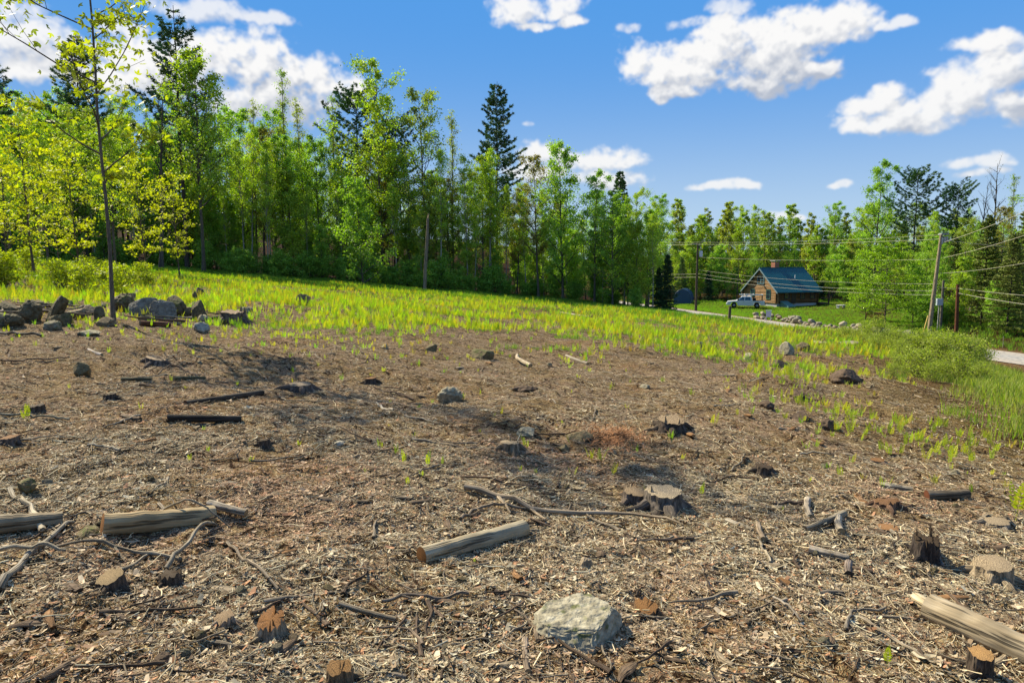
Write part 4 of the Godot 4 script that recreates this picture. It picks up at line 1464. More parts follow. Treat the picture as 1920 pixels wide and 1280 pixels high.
	tree_px("bare", 1828, 345, 90)
	tree_px("poplar", 1895, 335, 86)
	tree_px("green", 1840, 420, 84)
	tree_px("bright", 1668, 455, 71, "bright green spreading maple beside the picket fence", "bright spreading maple")
	tree_px("bright", 1630, 520, 78)
	tree_px("green", 1735, 430, 82)
	tree_px("feather", 1790, 445, 78)
	tree_px("green", 1765, 470, 76)
	tree_px("feather", 1850, 405, 72)
	tree_px("feather", 1925, 385, 66, "yellowish hemlock leaning in by the upper wires", "wire side hemlock")
	tree_px("feather", 1900, 440, 60)
	tree_px("sapling", 1720, 505, 72)
	tree_px("sapling", 1800, 500, 70)
	tree_px("sapling", 1870, 530, 64)
	tree_px("green", 1960, 340, 70)
	tree_px("birch", 1745, 400, 86)
	tree_px("olive", 1815, 400, 80)
	tree_px("olive", 1880, 390, 78)
	for k in 16:
		tree("shrub", r.randf_range(44, 66), r.randf_range(56, 80), r.randf_range(0.6, 1.3))

func make_sapling() -> void:
	# the thin maple by the stones, nearest of all trees
	var p := at(212, 603)
	var o := thing("maple_sapling", p)
	var pair := broadleaf({"seed": 314, "h": 10.5, "spread": 2.5, "tint": Color(0.48, 0.47, 0.035), "tint2": Color(0.28, 0.34, 0.04), "base": 0.27, "branches": 25, "per": 13, "leaf": 0.12, "lobed": true, "flat": 0.45, "rise": 0.45, "r0": 0.042, "curve": 0.08, "low": 0.35, "point": 0.35, "twigs": 5, "bark": Color(0.24, 0.21, 0.16), "lean": 0.015, "bare": 0.12})
	obj("trunk", pair[0], o)
	obj("crown", pair[1], o)
	o.rotation.z = 0.045
	o.rotation.y = 2.0
	tag(o, "thin maple sapling with sparse yellow leaves among tumbled stones", "tree")
	mark("field", "maple sapling", p)
	mark("wood", "maple sapling", p)

# ------------------------------------------------------------------ the cabin, the truck, the poles

func part_box(called: String, lo: Vector3, hi: Vector3, col: Color, parent: Node3D, m := "matte", t := Transform3D()) -> MeshInstance3D:
	var mb := MB.new()
	mb.box(lo, hi, col, t)
	return obj(called, mb.mesh(mats[m]), parent)

func pane(parent: Node3D, c: Vector3, w: float, h: float, out: Vector3, frame_col: Color, cross := false) -> void:
	# a window in a wall that faces along out (local x or z)
	var o := Node3D.new()
	o.name = "window"
	parent.add_child(o, true)
	o.position = c
	if absf(out.x) > 0.5: o.rotation.y = -PI / 2 if out.x < 0 else PI / 2
	part_box("pane", Vector3(-w / 2, -h / 2, 0.10), Vector3(w / 2, h / 2, 0.12), Color(0.02, 0.03, 0.035), o, "glass")
	var f := 0.09
	part_box("frame", Vector3(-w / 2 - f, h / 2, 0.06), Vector3(w / 2 + f, h / 2 + f, 0.17), frame_col, o)
	part_box("frame", Vector3(-w / 2 - f, -h / 2 - f, 0.06), Vector3(w / 2 + f, -h / 2, 0.19), frame_col, o)
	for s in [-1, 1]:
		part_box("frame", Vector3(s * (w / 2 + f / 2) - f / 2, -h / 2, 0.06), Vector3(s * (w / 2 + f / 2) + f / 2, h / 2, 0.168), frame_col, o)
	part_box("sash_bar", Vector3(-w / 2, -0.03, 0.12), Vector3(w / 2, 0.03, 0.15), frame_col, o)
	if cross: part_box("sash_bar", Vector3(-0.035, -h / 2, 0.12), Vector3(0.035, h / 2, 0.152), frame_col, o)

func log_course(parent: Node3D, a: Vector3, b: Vector3, rad: float, col: Color) -> void:
	var mb := MB.new()
	mb.tube(PackedVector3Array([a, a.lerp(b, 0.35), a.lerp(b, 0.7), b]), PackedFloat32Array([rad, rad * 1.02, rad * 0.97, rad]), 9, col, col)
	obj("log", mb.mesh(mats.wood), parent)

func make_cabin() -> void:
	var o := thing("log_cabin", Vector3(42.8, -5.12, -108.7), 0.379)
	tag(o, "honey coloured log cabin with steep dark teal metal roof on the lawn", "house")
	var r := RandomNumberGenerator.new()
	r.seed = 8
	var len_ := 4.0
	var half := 3.5
	var eave := 2.55
	var ridge := 5.65
	var base := 0.42
	var honey := Color(0.50, 0.32, 0.165)
	var cement := Color(0.42, 0.42, 0.42)
	part_box("foundation", Vector3(-len_ + 0.06, -0.6, -half + 0.06), Vector3(len_ - 0.06, base, half - 0.06), cement, o)
	part_box("inner_wall", Vector3(-len_ + 0.12, base, -half + 0.12), Vector3(len_ - 0.12, eave, half - 0.12), Color(0.16, 0.09, 0.05), o)
	var gable := Node3D.new()
	gable.name = "gable_wall"
	o.add_child(gable)
	var side := Node3D.new()
	side.name = "side_wall"
	o.add_child(side)
	var step := 0.205
	var rad := 0.112
	var y := base + rad
	var k := 0
	while y < ridge - 0.25:
		var hw := half + 0.28
		if y > eave: hw = half * (ridge - y) / (ridge - eave) - 0.02
		var c := honey.lerp(Color(0.56, 0.38, 0.21), r.randf()) * r.randf_range(0.72, 1.15)
		c.a = 1
		log_course(gable, Vector3(-len_, y, -hw), Vector3(-len_, y, hw), rad, c)
		if y < eave - 0.1:
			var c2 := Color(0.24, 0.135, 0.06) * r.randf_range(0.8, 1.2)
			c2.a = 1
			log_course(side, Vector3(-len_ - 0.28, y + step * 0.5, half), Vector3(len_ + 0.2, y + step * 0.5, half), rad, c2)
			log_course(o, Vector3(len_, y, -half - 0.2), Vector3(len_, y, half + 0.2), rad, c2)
		y += step
		k += 1
	# inside of the gable, behind its logs
	var gb := MB.new()
	gb.prism(PackedVector2Array([Vector2(-half + 0.1, eave - 0.01), Vector2(half - 0.1, eave - 0.01), Vector2(0, ridge - 0.2)]), -0.04, 0.04, Color(0.3, 0.16, 0.07), Transform3D(Basis(Vector3.UP, PI / 2), Vector3(-len_ + 0.06, 0, 0)))
	obj("gable_backing", gb.mesh(mats.matte), o)
	var green := Color(0.05, 0.13, 0.11)
	pane(gable, Vector3(-len_, 1.75, 1.75), 0.75, 1.25, Vector3(-1, 0, 0), green)
	pane(gable, Vector3(-len_, 1.9, -1.75), 0.75, 1.0, Vector3(-1, 0, 0), green)
	pane(gable, Vector3(-len_, 3.95, 0.0), 1.35, 1.05, Vector3(-1, 0, 0), Color(0.12, 0.22, 0.25), true)
	for x in [-2.2, 0.9, 2.9]: pane(side, Vector3(x, 1.75, half), 0.8, 1.1, Vector3(0, 0, 1), Color(0.05, 0.05, 0.045))
	part_box("door", Vector3(-1.25, base, half + 0.10), Vector3(-0.35, base + 2.0, half + 0.15), Color(0.07, 0.05, 0.035), side)
	part_box("wall_lamp", Vector3(-len_ - 0.42, 3.05, 0.55), Vector3(-len_ - 0.11, 3.22, 0.75), Color(0.06, 0.05, 0.05), gable)
	# roof
	var teal := Color(0.011, 0.095, 0.12)
	var roof := Node3D.new()
	roof.name = "roof"
	o.add_child(roof)
	var x0 := -len_ - 0.5
	var x1 := len_ + 0.5
	var out := 0.6
	var slope := (ridge - eave) / half
	for s in [-1.0, 1.0]:
		var mb := MB.new()
		var drop: float = slope * out
		mb.prism(PackedVector2Array([Vector2(0, ridge + 0.17), Vector2(0, ridge + 0.05), Vector2(s * (half + out), eave - drop + 0.05), Vector2(s * (half + out), eave - drop + 0.17)]), x0, x1, teal, Transform3D(Basis(Vector3(0, 0, -1), Vector3(0, 1, 0), Vector3(1, 0, 0)).orthonormalized(), Vector3.ZERO))
		obj("roof_slope", mb.mesh(mats.paint), roof)
		# raised seams
		var n := 24
		for q in n + 1:
			var x := lerpf(x0 + 0.03, x1 - 0.03, q / float(n))
			var a := Vector3(x, ridge + 0.19, 0)
			var b := Vector3(x, eave - drop + 0.19, -s * (half + out))
			var sb := MB.new()
			sb.tube(PackedVector3Array([a, b]), PackedFloat32Array([0.025, 0.025]), 4, teal * 1.2, teal * 1.2)
			obj("seam", sb.mesh(mats.paint), roof)
		# pale edge board on the gable
		var eb := MB.new()
		eb.prism(PackedVector2Array([Vector2(0, ridge + 0.15), Vector2(0, ridge - 0.1), Vector2(s * (half + out), eave - drop - 0.1), Vector2(s * (half + out), eave - drop + 0.15)]), x0 - 0.05, x0 - 0.004, Color(0.16, 0.22, 0.24), Transform3D(Basis(Vector3(0, 0, -1), Vector3(0, 1, 0), Vector3(1, 0, 0)), Vector3.ZERO))
		obj("barge_board", eb.mesh(mats.matte), roof)
	var cap := MB.new()
	cap.tube(PackedVector3Array([Vector3(x0, ridge + 0.17, 0), Vector3(x1, ridge + 0.17, 0)]), PackedFloat32Array([0.10, 0.10]), 6, teal, teal)
	obj("ridge_cap", cap.mesh(mats.paint), roof)
	var ch := Node3D.new()
	ch.name = "chimney"
	o.add_child(ch)
	ch.position = Vector3(-1.1, ridge - 0.7, -0.35)
	var yy := 0.0
	while yy < 1.72:
		part_box("brick_course", Vector3(-0.42, yy, -0.42), Vector3(0.42, yy + 0.075, 0.42), Color(0.36, 0.15, 0.09) * r.randf_range(0.8, 1.2), ch)
		part_box("mortar_course", Vector3(-0.41, yy + 0.075, -0.41), Vector3(0.41, yy + 0.09, 0.41), Color(0.4, 0.36, 0.32), ch)
		yy += 0.09
	part_box("chimney_cap", Vector3(-0.56, yy + 0.16, -0.56), Vector3(0.56, yy + 0.24, 0.56), Color(0.5, 0.48, 0.44), ch)
	for q in [[-1, -1], [-1, 1], [1, -1], [1, 1]]: part_box("cap_leg", Vector3(q[0] * 0.36 - 0.05, yy, q[1] * 0.36 - 0.05), Vector3(q[0] * 0.36 + 0.05, yy + 0.16, q[1] * 0.36 + 0.05), Color(0.4, 0.36, 0.32), ch)
	var vent := MB.new()
	vent.tube(PackedVector3Array([Vector3(0.9, 3.9, 1.9), Vector3(0.9, 4.75, 1.9)]), PackedFloat32Array([0.06, 0.06]), 8, Color(0.75, 0.75, 0.75), Color(0.75, 0.75, 0.75))
	obj("vent_pipe", vent.mesh(mats.paint), o)
	# porch at the far end
	var porch := Node3D.new()
	porch.name = "porch"
	o.add_child(porch)
	part_box("deck", Vector3(len_ + 0.14, 0.25, -half), Vector3(len_ + 2.0, 0.42, half + 0.6), Color(0.10, 0.07, 0.05), porch)
	for z in [half + 0.5, 0.9, -1.2, -half]:
		part_box("post", Vector3(len_ + 1.8, -0.5, z - 0.08), Vector3(len_ + 1.96, 2.35, z + 0.08), Color(0.12, 0.07, 0.05), porch)
	part_box("porch_roof", Vector3(len_ + 0.1, 2.36, -half - 0.3), Vector3(len_ + 2.2, 2.46, half + 0.75), teal, porch, "paint", Transform3D(Basis(Vector3.BACK, -0.12), Vector3(0, 0.95, 0)))
	for z in [half + 0.5]: part_box("rail", Vector3(len_ + 0.2, 1.15, z - 0.04), Vector3(len_ + 1.8, 1.25, z + 0.04), Color(0.12, 0.07, 0.05), porch)
	# cellar hatch at the near corner
	var hb := MB.new()
	hb.prism(PackedVector2Array([Vector2(0, -0.3), Vector2(1.7, -0.3), Vector2(1.7, 0.12), Vector2(0, 0.85)]), -0.7, 0.7, Color(0.11, 0.22, 0.20), Transform3D(Basis(Vector3(0, 0, 1), Vector3(0, 1, 0), Vector3(-1, 0, 0)), Vector3(-len_ + 1.2, 0, half + 0.13)))
	obj("cellar_hatch", hb.mesh(mats.paint), o)

func make_truck() -> void:
	var p := at(1398, 577)
	var o := thing("pickup_truck", p, -0.30)
	tag(o, "silver white pickup truck with roof rack parked before the cabin", "pickup truck")
	var white := Color(0.62, 0.63, 0.64)
	var hw := 0.92
	var mb := MB.new()
	mb.prism(PackedVector2Array([Vector2(-2.62, 0.46), Vector2(-2.66, 0.78), Vector2(-2.52, 0.98), Vector2(-1.35, 1.10), Vector2(-1.30, 1.12), Vector2(0.95, 1.12), Vector2(0.98, 1.10), Vector2(2.62, 1.10), Vector2(2.66, 0.62), Vector2(2.62, 0.50),
		Vector2(2.12, 0.46), Vector2(2.06, 0.72), Vector2(1.86, 0.90), Vector2(1.60, 0.95), Vector2(1.34, 0.90), Vector2(1.14, 0.72), Vector2(1.08, 0.40), Vector2(-1.12, 0.40), Vector2(-1.18, 0.72), Vector2(-1.38, 0.90), Vector2(-1.64, 0.95), Vector2(-1.90, 0.90), Vector2(-2.10, 0.72), Vector2(-2.16, 0.46)]), -hw, hw, white)
	obj("body", mb.mesh(mats.paint), o)
	var cb := MB.new()
	# the cab narrows towards its roof
	var lowp := [Vector3(-1.32, 1.12, 0.88), Vector3(0.95, 1.12, 0.88)]
	var a := [Vector3(-1.32, 1.121, -0.88), Vector3(0.95, 1.121, -0.88), Vector3(0.95, 1.121, 0.88), Vector3(-1.32, 1.121, 0.88)]
	var b := [Vector3(-0.55, 1.74, -0.70), Vector3(0.78, 1.74, -0.70), Vector3(0.78, 1.74, 0.70), Vector3(-0.55, 1.74, 0.70)]
	for i in 4:
		var j := (i + 1) % 4
		cb.face(a[i], a[j], b[j], b[i], white)
	cb.face(b[0], b[1], b[2], b[3], white * Color(1.05, 1.05, 1.05))
	obj("cab", cb.mesh(mats.paint), o)
	# windows, a hair proud of the cab
	for s in [-1.0, 1.0]:
		for w in [[-1.08, -0.22, -0.45, -0.20], [-0.12, 0.68, -0.10, 0.62]]:
			var g := MB.new()
			var z0: float = s * (0.88 - 0.18 * 0.08 + 0.012)
			var z1: float = s * (0.88 - 0.18 * 0.86 + 0.012)
			g.face(Vector3(w[0], 1.17, z0), Vector3(w[1], 1.17, z0), Vector3(w[3], 1.65, z1), Vector3(w[2], 1.65, z1), Color(0.02, 0.025, 0.03))
			obj("window", g.mesh(mats.glass), o)
		var mir := part_box("side_mirror", Vector3(-1.12, 1.14, s * 0.98 - 0.08), Vector3(-0.98, 1.32, s * 0.98 + 0.08), Color(0.03, 0.03, 0.03), o)
		part_box("headlight", Vector3(-2.63, 0.80, s * 0.68 - 0.18), Vector3(-2.55, 0.94, s * 0.68 + 0.18), Color(0.7, 0.7, 0.68), o, "paint")
		part_box("tail_light", Vector3(2.60, 0.78, s * 0.84 - 0.07), Vector3(2.68, 1.06, s * 0.84 + 0.07), Color(0.35, 0.02, 0.02), o, "paint")
		part_box("door_handle", Vector3(-0.35, 0.98, s * 0.93 - 0.02), Vector3(-0.2, 1.02, s * 0.93 + 0.02), Color(0.1, 0.1, 0.1), o)
	for e in [[-1.30, -0.58, -1], [0.955, 0.79, 1]]:
		var g := MB.new()
		var x0: float = lerpf(e[0], e[1], 0.1) + e[2] * 0.015
		var x1: float = lerpf(e[0], e[1], 0.85) + e[2] * 0.015
		g.face(Vector3(x0, 1.18, -0.76), Vector3(x0, 1.18, 0.76), Vector3(x1, 1.64, 0.66), Vector3(x1, 1.64, -0.66), Color(0.02, 0.025, 0.03))
		obj("windscreen" if e[2] < 0 else "rear_window", g.mesh(mats.glass), o)
	part_box("bumper", Vector3(2.66, 0.5, -0.88), Vector3(2.78, 0.68, 0.88), Color(0.12, 0.12, 0.12), o)
	part_box("bumper", Vector3(-2.76, 0.44, -0.86), Vector3(-2.63, 0.66, 0.86), white, o, "paint")
	part_box("bed_liner", Vector3(1.02, 1.09, -0.80), Vector3(2.56, 1.115, 0.80), Color(0.03, 0.03, 0.03), o)
	part_box("tailgate", Vector3(2.655, 0.70, -0.78), Vector3(2.675, 1.08, 0.78), Color(0.22, 0.20, 0.18), o, "paint")
	for s in [-1.0, 1.0]:
		part_box("rack_rail", Vector3(-0.95, 1.95, s * 0.74 - 0.04), Vector3(2.45, 2.03, s * 0.74 + 0.04), Color(0.75, 0.75, 0.74), o, "paint")
		for x in [1.05, 2.3]: part_box("rack_post", Vector3(x - 0.04, 1.1, s * 0.74 - 0.04), Vector3(x + 0.04, 1.95, s * 0.74 + 0.04), Color(0.04, 0.04, 0.04), o)
		for x in [-1.64, 1.60]:
			var wn := Node3D.new()
			wn.name = "wheel"
			o.add_child(wn, true)
			wn.position = Vector3(x, 0.38, s * 0.80)
			var t := MB.new()
			t.tube(PackedVector3Array([Vector3(0, 0, -0.13), Vector3(0, 0, -0.10), Vector3(0, 0, 0.10), Vector3(0, 0, 0.13)]), PackedFloat32Array([0.34, 0.38, 0.38, 0.34]), 20, Color(0.02, 0.02, 0.02), Color(0.02, 0.02, 0.02))
			obj("tyre", t.mesh(mats.matte), wn)
			var rm := MB.new()
			rm.tube(PackedVector3Array([Vector3(0, 0, s * 0.09), Vector3(0, 0, s * 0.145)]), PackedFloat32Array([0.23, 0.21]), 12, Color(0.3, 0.3, 0.3), Color(0.3, 0.3, 0.3))
			obj("rim", rm.mesh(mats.matte), wn)
	for x in [-0.2, 1.05, 2.3]: part_box("rack_bar", Vector3(x - 0.03, 2.03, -0.78), Vector3(x + 0.03, 2.08, 0.78), Color(0.75, 0.75, 0.74), o, "paint")
	part_box("tool_box", Vector3(1.02, 1.12, -0.78), Vector3(1.42, 1.5, 0.78), Color(0.02, 0.02, 0.02), o)

func post(called: String, foot: Vector3, top: Vector3, r0: float, r1: float, col: Color, mat_name := "wood") -> Node3D:
	var o := thing(called, foot)
	var mb := MB.new()
	var pts := PackedVector3Array()
	var rad := PackedFloat32Array()
	for i in 6:
		pts.append((Vector3(0, -0.6, 0)).lerp(top - foot, i / 5.0))
		rad.append(lerpf(r0, r1, i / 5.0))
	mb.tube(pts, rad, 12, col, col * 0.95)
	for i in mb.c.size(): mb.c[i].a = 1.0
	obj("pole", mb.mesh(mats[mat_name]), o)
	return o

func wire(a: Vector3, b: Vector3, sag: float, label: String, radius := 0.011, col := Color(0.55, 0.53, 0.40)) -> void:
	var pts := PackedVector3Array()
	var rad := PackedFloat32Array()
	var mid := a.lerp(b, 0.5)
	for i in 33:
		var t := i / 32.0
		pts.append(a.lerp(b, t) - Vector3(0, 4.0 * sag * t * (1.0 - t), 0) - mid)
		rad.append(radius)
	var mb := MB.new()
	mb.tube(pts, rad, 6, col, col)
	var o := obj("overhead_wire", mb.mesh(mats.matte), null, mid)
	tag(o, label, "wire", "overhead wires along the road")

func sight(px: float, py: float, d: float) -> Vector3:
	# the point seen at (px, py) at a distance d, for things that hang in the air
	var dir := Vector3((px - 960.0) / FOCAL, -(py - 640.0) / FOCAL, -1.0).rotated(Vector3.RIGHT, deg_to_rad(PITCH))
	return EYE + dir * (d / -dir.z)

func hang(a: Array, b: Array, sag: float, label: String, r := 0.011) -> void:
	wire(sight(a[0], a[1], a[2]), sight(b[0], b[1], b[2]), sag, label, r)

func make_roadside() -> void:
	var foot := Vector3(39.3, -5.4, -64.0)
	foot.y = gh(foot.x, foot.z)
	var top := sight(1766, 438, 64)
	var o := post("utility_pole", foot, top, 0.20, 0.13, Color(0.46, 0.39, 0.27))
	tag(o, "tall weathered utility pole with a yellow guy guard at its foot", "utility pole")
	var tl := top - foot
	part_box("bracket", tl + Vector3(-0.15, -0.10, -0.25), tl + Vector3(0.55, 0.02, 0.25), Color(0.3, 0.3, 0.28), o)
	for k in 3:
		var ib := MB.new()
		ib.tube(PackedVector3Array([tl + Vector3(0.05 + 0.22 * k, -0.95 + 0.12 * k, 0.1), tl + Vector3(0.05 + 0.22 * k, -0.35 + 0.05 * k, 0.1)]), PackedFloat32Array([0.09, 0.10]), 8, Color(0.34, 0.33, 0.32), Color(0.4, 0.4, 0.38))
		obj("insulator", ib.mesh(mats.paint), o)
	var arm := MB.new()
	arm.tube(PackedVector3Array([tl + Vector3(-0.05, -0.5, 0), tl + Vector3(0.75, -0.75, 0)]), PackedFloat32Array([0.05, 0.05]), 6, Color(0.3, 0.27, 0.22), Color(0.3, 0.27, 0.22))
	obj("brace", arm.mesh(mats.matte), o)
	var guard := MB.new()
	guard.tube(PackedVector3Array([Vector3(-0.62, -0.2, 0.1), Vector3(-0.18, 1.7, 0.05)]), PackedFloat32Array([0.06, 0.06]), 8, Color(0.62, 0.42, 0.10), Color(0.62, 0.46, 0.14))
	obj("guy_guard", guard.mesh(mats.paint), o)
	var guy := MB.new()
	guy.tube(PackedVector3Array([Vector3(-0.18, 1.7, 0.05), tl * 0.62 + Vector3(-0.12, 0, 0)]), PackedFloat32Array([0.006, 0.006]), 5, Color(0.3, 0.3, 0.28), Color(0.3, 0.3, 0.28))
	obj("guy_wire", guy.mesh(mats.matte), o)
	# the shorter poles behind
	var f2 := spot(41.6, -63.5)
	var red := post("service_pole", f2, sight(1797, 533, 63.5), 0.17, 0.13, Color(0.20, 0.085, 0.05))
	tag(red, "short red brown service pole on the downhill side of the utility pole", "utility pole")
	var f3 := spot(41.0, -65.0)
	var meter := post("meter_pole", f3, sight(1770, 525, 65), 0.13, 0.10, Color(0.22, 0.21, 0.19))
	tag(meter, "thin grey meter pole between the tall and the red poles", "utility pole")
	part_box("meter_box", Vector3(-0.62, 2.35, 0.02), Vector3(-0.06, 3.0, 0.24), Color(0.36, 0.42, 0.46), meter, "paint")
	part_box("conduit", Vector3(-0.36, 0.0, 0.05), Vector3(-0.30, 2.35, 0.11), Color(0.3, 0.3, 0.3), meter)
	var f4 := Vector3(25.9, 0, -96.0)
	f4.y = gh(f4.x, f4.z)
	var t4 := sight(1309, 455, 96)
	var far := post("utility_pole", f4, t4, 0.19, 0.13, Color(0.13, 0.11, 0.085))
	tag(far, "dark utility pole with crossarm and pale can by the far road bend", "utility pole")
	var l4 := t4 - f4
	part_box("crossarm", l4 + Vector3(-0.95, -0.25, -0.06), l4 + Vector3(0.35, -0.11, 0.06), Color(0.42, 0.36, 0.26), far)
	var can := MB.new()
	can.tube(PackedVector3Array([l4 + Vector3(0.42, -1.95, 0.15), l4 + Vector3(0.42, -1.90, 0.15), l4 + Vector3(0.42, -1.15, 0.15), l4 + Vector3(0.42, -1.08, 0.15)]), PackedFloat32Array([0.2, 0.25, 0.25, 0.18]), 12, Color(0.55, 0.57, 0.62), Color(0.55, 0.57, 0.62))
	obj("transformer_can", can.mesh(mats.paint), far)
	# wires between the two tall poles, and on into the trees
	hang([1764, 440, 64], [1309, 454, 96], 0.25, "top pale wire between the roadside pole and the far pole")
	hang([1764, 448, 64], [1305, 458, 96], 0.2, "second pale wire just under the top one", 0.014)
	hang([1762, 486, 64], [1311, 482, 96], 0.25, "single wire well below the top pair before the pale can")
	hang([1760, 532, 64], [1312, 506, 96], 0.5, "upper cable crossing the cabin roof ridge")
	hang([1759, 545, 64], [1312, 513, 96], 0.55, "middle cable crossing the teal roof slope")
	hang([1758, 553, 64], [1312, 520, 96], 0.5, "lowest cable crossing the teal roof slope", 0.013)
	hang([1309, 454, 96], [1190, 452, 130], 0.1, "top wire running from the far pole into the wood")
	hang([1305, 458, 96], [1190, 458, 130], 0.1, "second wire running from the far pole into the wood", 0.014)
	hang([1312, 513, 96], [1180, 508, 130], 0.3, "upper low cable behind the corner spruce")
	hang([1312, 519, 96], [1180, 513, 130], 0.3, "lower low cable behind the corner spruce", 0.014)
	# and towards the road's near end
	hang([1768, 455, 64], [2560, 60, 33], 0.9, "thick wire climbing from the roadside pole top", 0.015)
	hang([1766, 484, 64], [2560, 170, 33], 0.9, "wire climbing from below the roadside pole top", 0.013)
	hang([1764, 512, 64], [2560, 300, 33], 1.1, "slack wire from half way up the roadside pole", 0.011)
	hang([1796, 540, 63.5], [2560, 560, 33], 0.55, "upper cable from the red brown pole", 0.011)
	hang([1796, 549, 63.5], [2560, 610, 33], 0.6, "lower bright cable from the red brown pole", 0.014)
	hang([1760, 538, 64], [1796, 541, 63.5], 0.03, "short span between the tall pole and the red brown pole", 0.013)
	hang([1768, 450, 64], [2080, 478, 58], 0.1, "thin wire behind the climbing thick wire", 0.011)
	# sign, stake, fence, shelter
	var sp := at(1441, 603)
	var sg := thing("roadside_sign", sp, -0.4)
	part_box("board", Vector3(-0.28, 0.55, -0.02), Vector3(0.28, 1.25, 0.02), Color(0.42, 0.42, 0.50), sg, "paint")
	for s in [-1, 1]: part_box("leg", Vector3(s * 0.25 - 0.025, -0.3, -0.025), Vector3(s * 0.25 + 0.025, 1.3, 0.017), Color(0.6, 0.6, 0.62), sg)
	part_box("cap_rail", Vector3(-0.34, 1.301, -0.04), Vector3(0.34, 1.36, 0.04), Color(0.5, 0.5, 0.55), sg)
	tag(sg, "small pale grey yard sign at the end of the stone wall", "sign")
	mark("far", "yard sign", sp)
	var st := post("wooden_stake", at(1367, 601), at(1367, 601) + Vector3(0.05, 0.95, 0), 0.10, 0.09, Color(0.20, 0.16, 0.12))
	tag(st, "short dark wooden stake standing against the pale road", "stake")
	var rod := post("marker_rod", at(1881, 652), at(1881, 652) + Vector3(0, 0.95, 0), 0.02, 0.018, Color(0.5, 0.46, 0.42))
	tag(rod, "thin pale marker rod beside the near stretch of road", "stake")
	var fp := spot(42.2, -79.0)
	var fence := thing("picket_fence", fp, 0.12)
	for k in 14:
		var mb := MB.new()
		var x := -1.0 + k * 0.155
		mb.prism(PackedVector2Array([Vector2(x, -0.1), Vector2(x + 0.115, -0.1), Vector2(x + 0.115, 0.86), Vector2(x + 0.057, 0.94), Vector2(x, 0.86)]), 0.021, 0.045, Color(0.36, 0.17, 0.08) * (0.85 + 0.3 * fmod(k * 0.37, 1.0)))
		for i in mb.c.size(): mb.c[i].a = 1.0
		obj("picket", mb.mesh(mats.matte), fence)
	for y in [0.2, 0.65]: part_box("rail", Vector3(-1.05, y, -0.03), Vector3(1.2, y + 0.09, 0.02), Color(0.30, 0.14, 0.07), fence)
	for x in [-1.1, 1.2]: part_box("fence_post", Vector3(x - 0.05, -0.3, -0.13), Vector3(x + 0.05, 0.98, -0.032), Color(0.30, 0.14, 0.07), fence)
	tag(fence, "short reddish brown picket fence under the bright maple", "fence")
	mark("far", "picket fence", fp)
	var shp := spot(28.2, -112.0)
	var sh := thing("tarp_shelter", shp, -0.35)
	var tb := MB.new()
	var arch := PackedVector2Array()
	for k in 13:
		var a := PI * k / 12.0
		arch.append(Vector2(cos(a) * 1.35, 0.55 + sin(a) * 1.75))
	arch.append(Vector2(-1.35, -0.2))
	arch.append(Vector2(1.35, -0.2))
	tb.prism(arch, -2.2, 2.2, Color(0.035, 0.075, 0.135))
	obj("cover", tb.mesh(mats.paint), sh)
	for z in [-2.21, 0.0, 2.21]:
		var hoop := MB.new()
		var pts := PackedVector3Array()
		var rad := PackedFloat32Array()
		for k in 13:
			var a := PI * k / 12.0
			pts.append(Vector3(cos(a) * 1.38, 0.55 + sin(a) * 1.78, z))
			rad.append(0.035)
		hoop.tube(pts, rad, 6, Color(0.06, 0.10, 0.16), Color(0.06, 0.10, 0.16))
		obj("hoop", hoop.mesh(mats.paint), sh)
	tag(sh, "dark blue rounded tarp shelter behind the far utility pole", "shelter")
	mark("far", "tarp shelter", shp)
	# the stone wall along the road's far side
	var w := thing("stone_wall", spot(33.5, -72))
	var r := RandomNumberGenerator.new()
	r.seed = 61
	var shapes := []
	for k in 7: shapes.append(stone_mesh(Vector3(1, 0.7, 0.85), 300 + k, 6, 2, [Color(0.34, 0.32, 0.28), Color(0.42, 0.38, 0.32), Color(0.28, 0.28, 0.25), Color(0.46, 0.36, 0.29)][k % 4], 0.2 if k % 3 == 0 else 0.0))
	for k in 105:
		var t := k / 105.0
		var d := lerpf(84.0, 62.5, t)
		var x := road_x(d) + 3.6 + 0.6 * sin(t * 9.0) + r.randf_range(-0.55, 0.55)
		var s := r.randf_range(0.4, 0.95)
		if t > 0.8 and r.randf() < 0.4: s *= 1.3
		var q := obj("stone", shapes[r.randi() % 7], w, spot(x, -d) + Vector3(0, (0.2 + (0.45 if k % 3 == 0 and t < 0.85 else 0.0)) * s, 0) - w.position)
		q.scale = Vector3.ONE * s
		q.rotation = Vector3(r.randf_range(-0.3, 0.3), r.randf() * TAU, r.randf_range(-0.3, 0.3))
	tag(w, "low tumbled stone wall between the road and the lawn", "stone wall")
	mark("far", "stone wall", w.position)
	var bench := thing("lawn_bench", at(1577, 577), 0.5)
	part_box("seat", Vector3(-0.8, 0.35, -0.25), Vector3(0.8, 0.43, 0.25), Color(0.55, 0.55, 0.56), bench)
	for s in [-1, 1]: part_box("leg", Vector3(s * 0.65 - 0.05, -0.1, -0.2), Vector3(s * 0.65 + 0.05, 0.35, 0.2), Color(0.4, 0.4, 0.4), bench)
	tag(bench, "small pale slab bench alone on the lawn downhill of the cabin", "bench")

# ------------------------------------------------------------------ what lies in the field

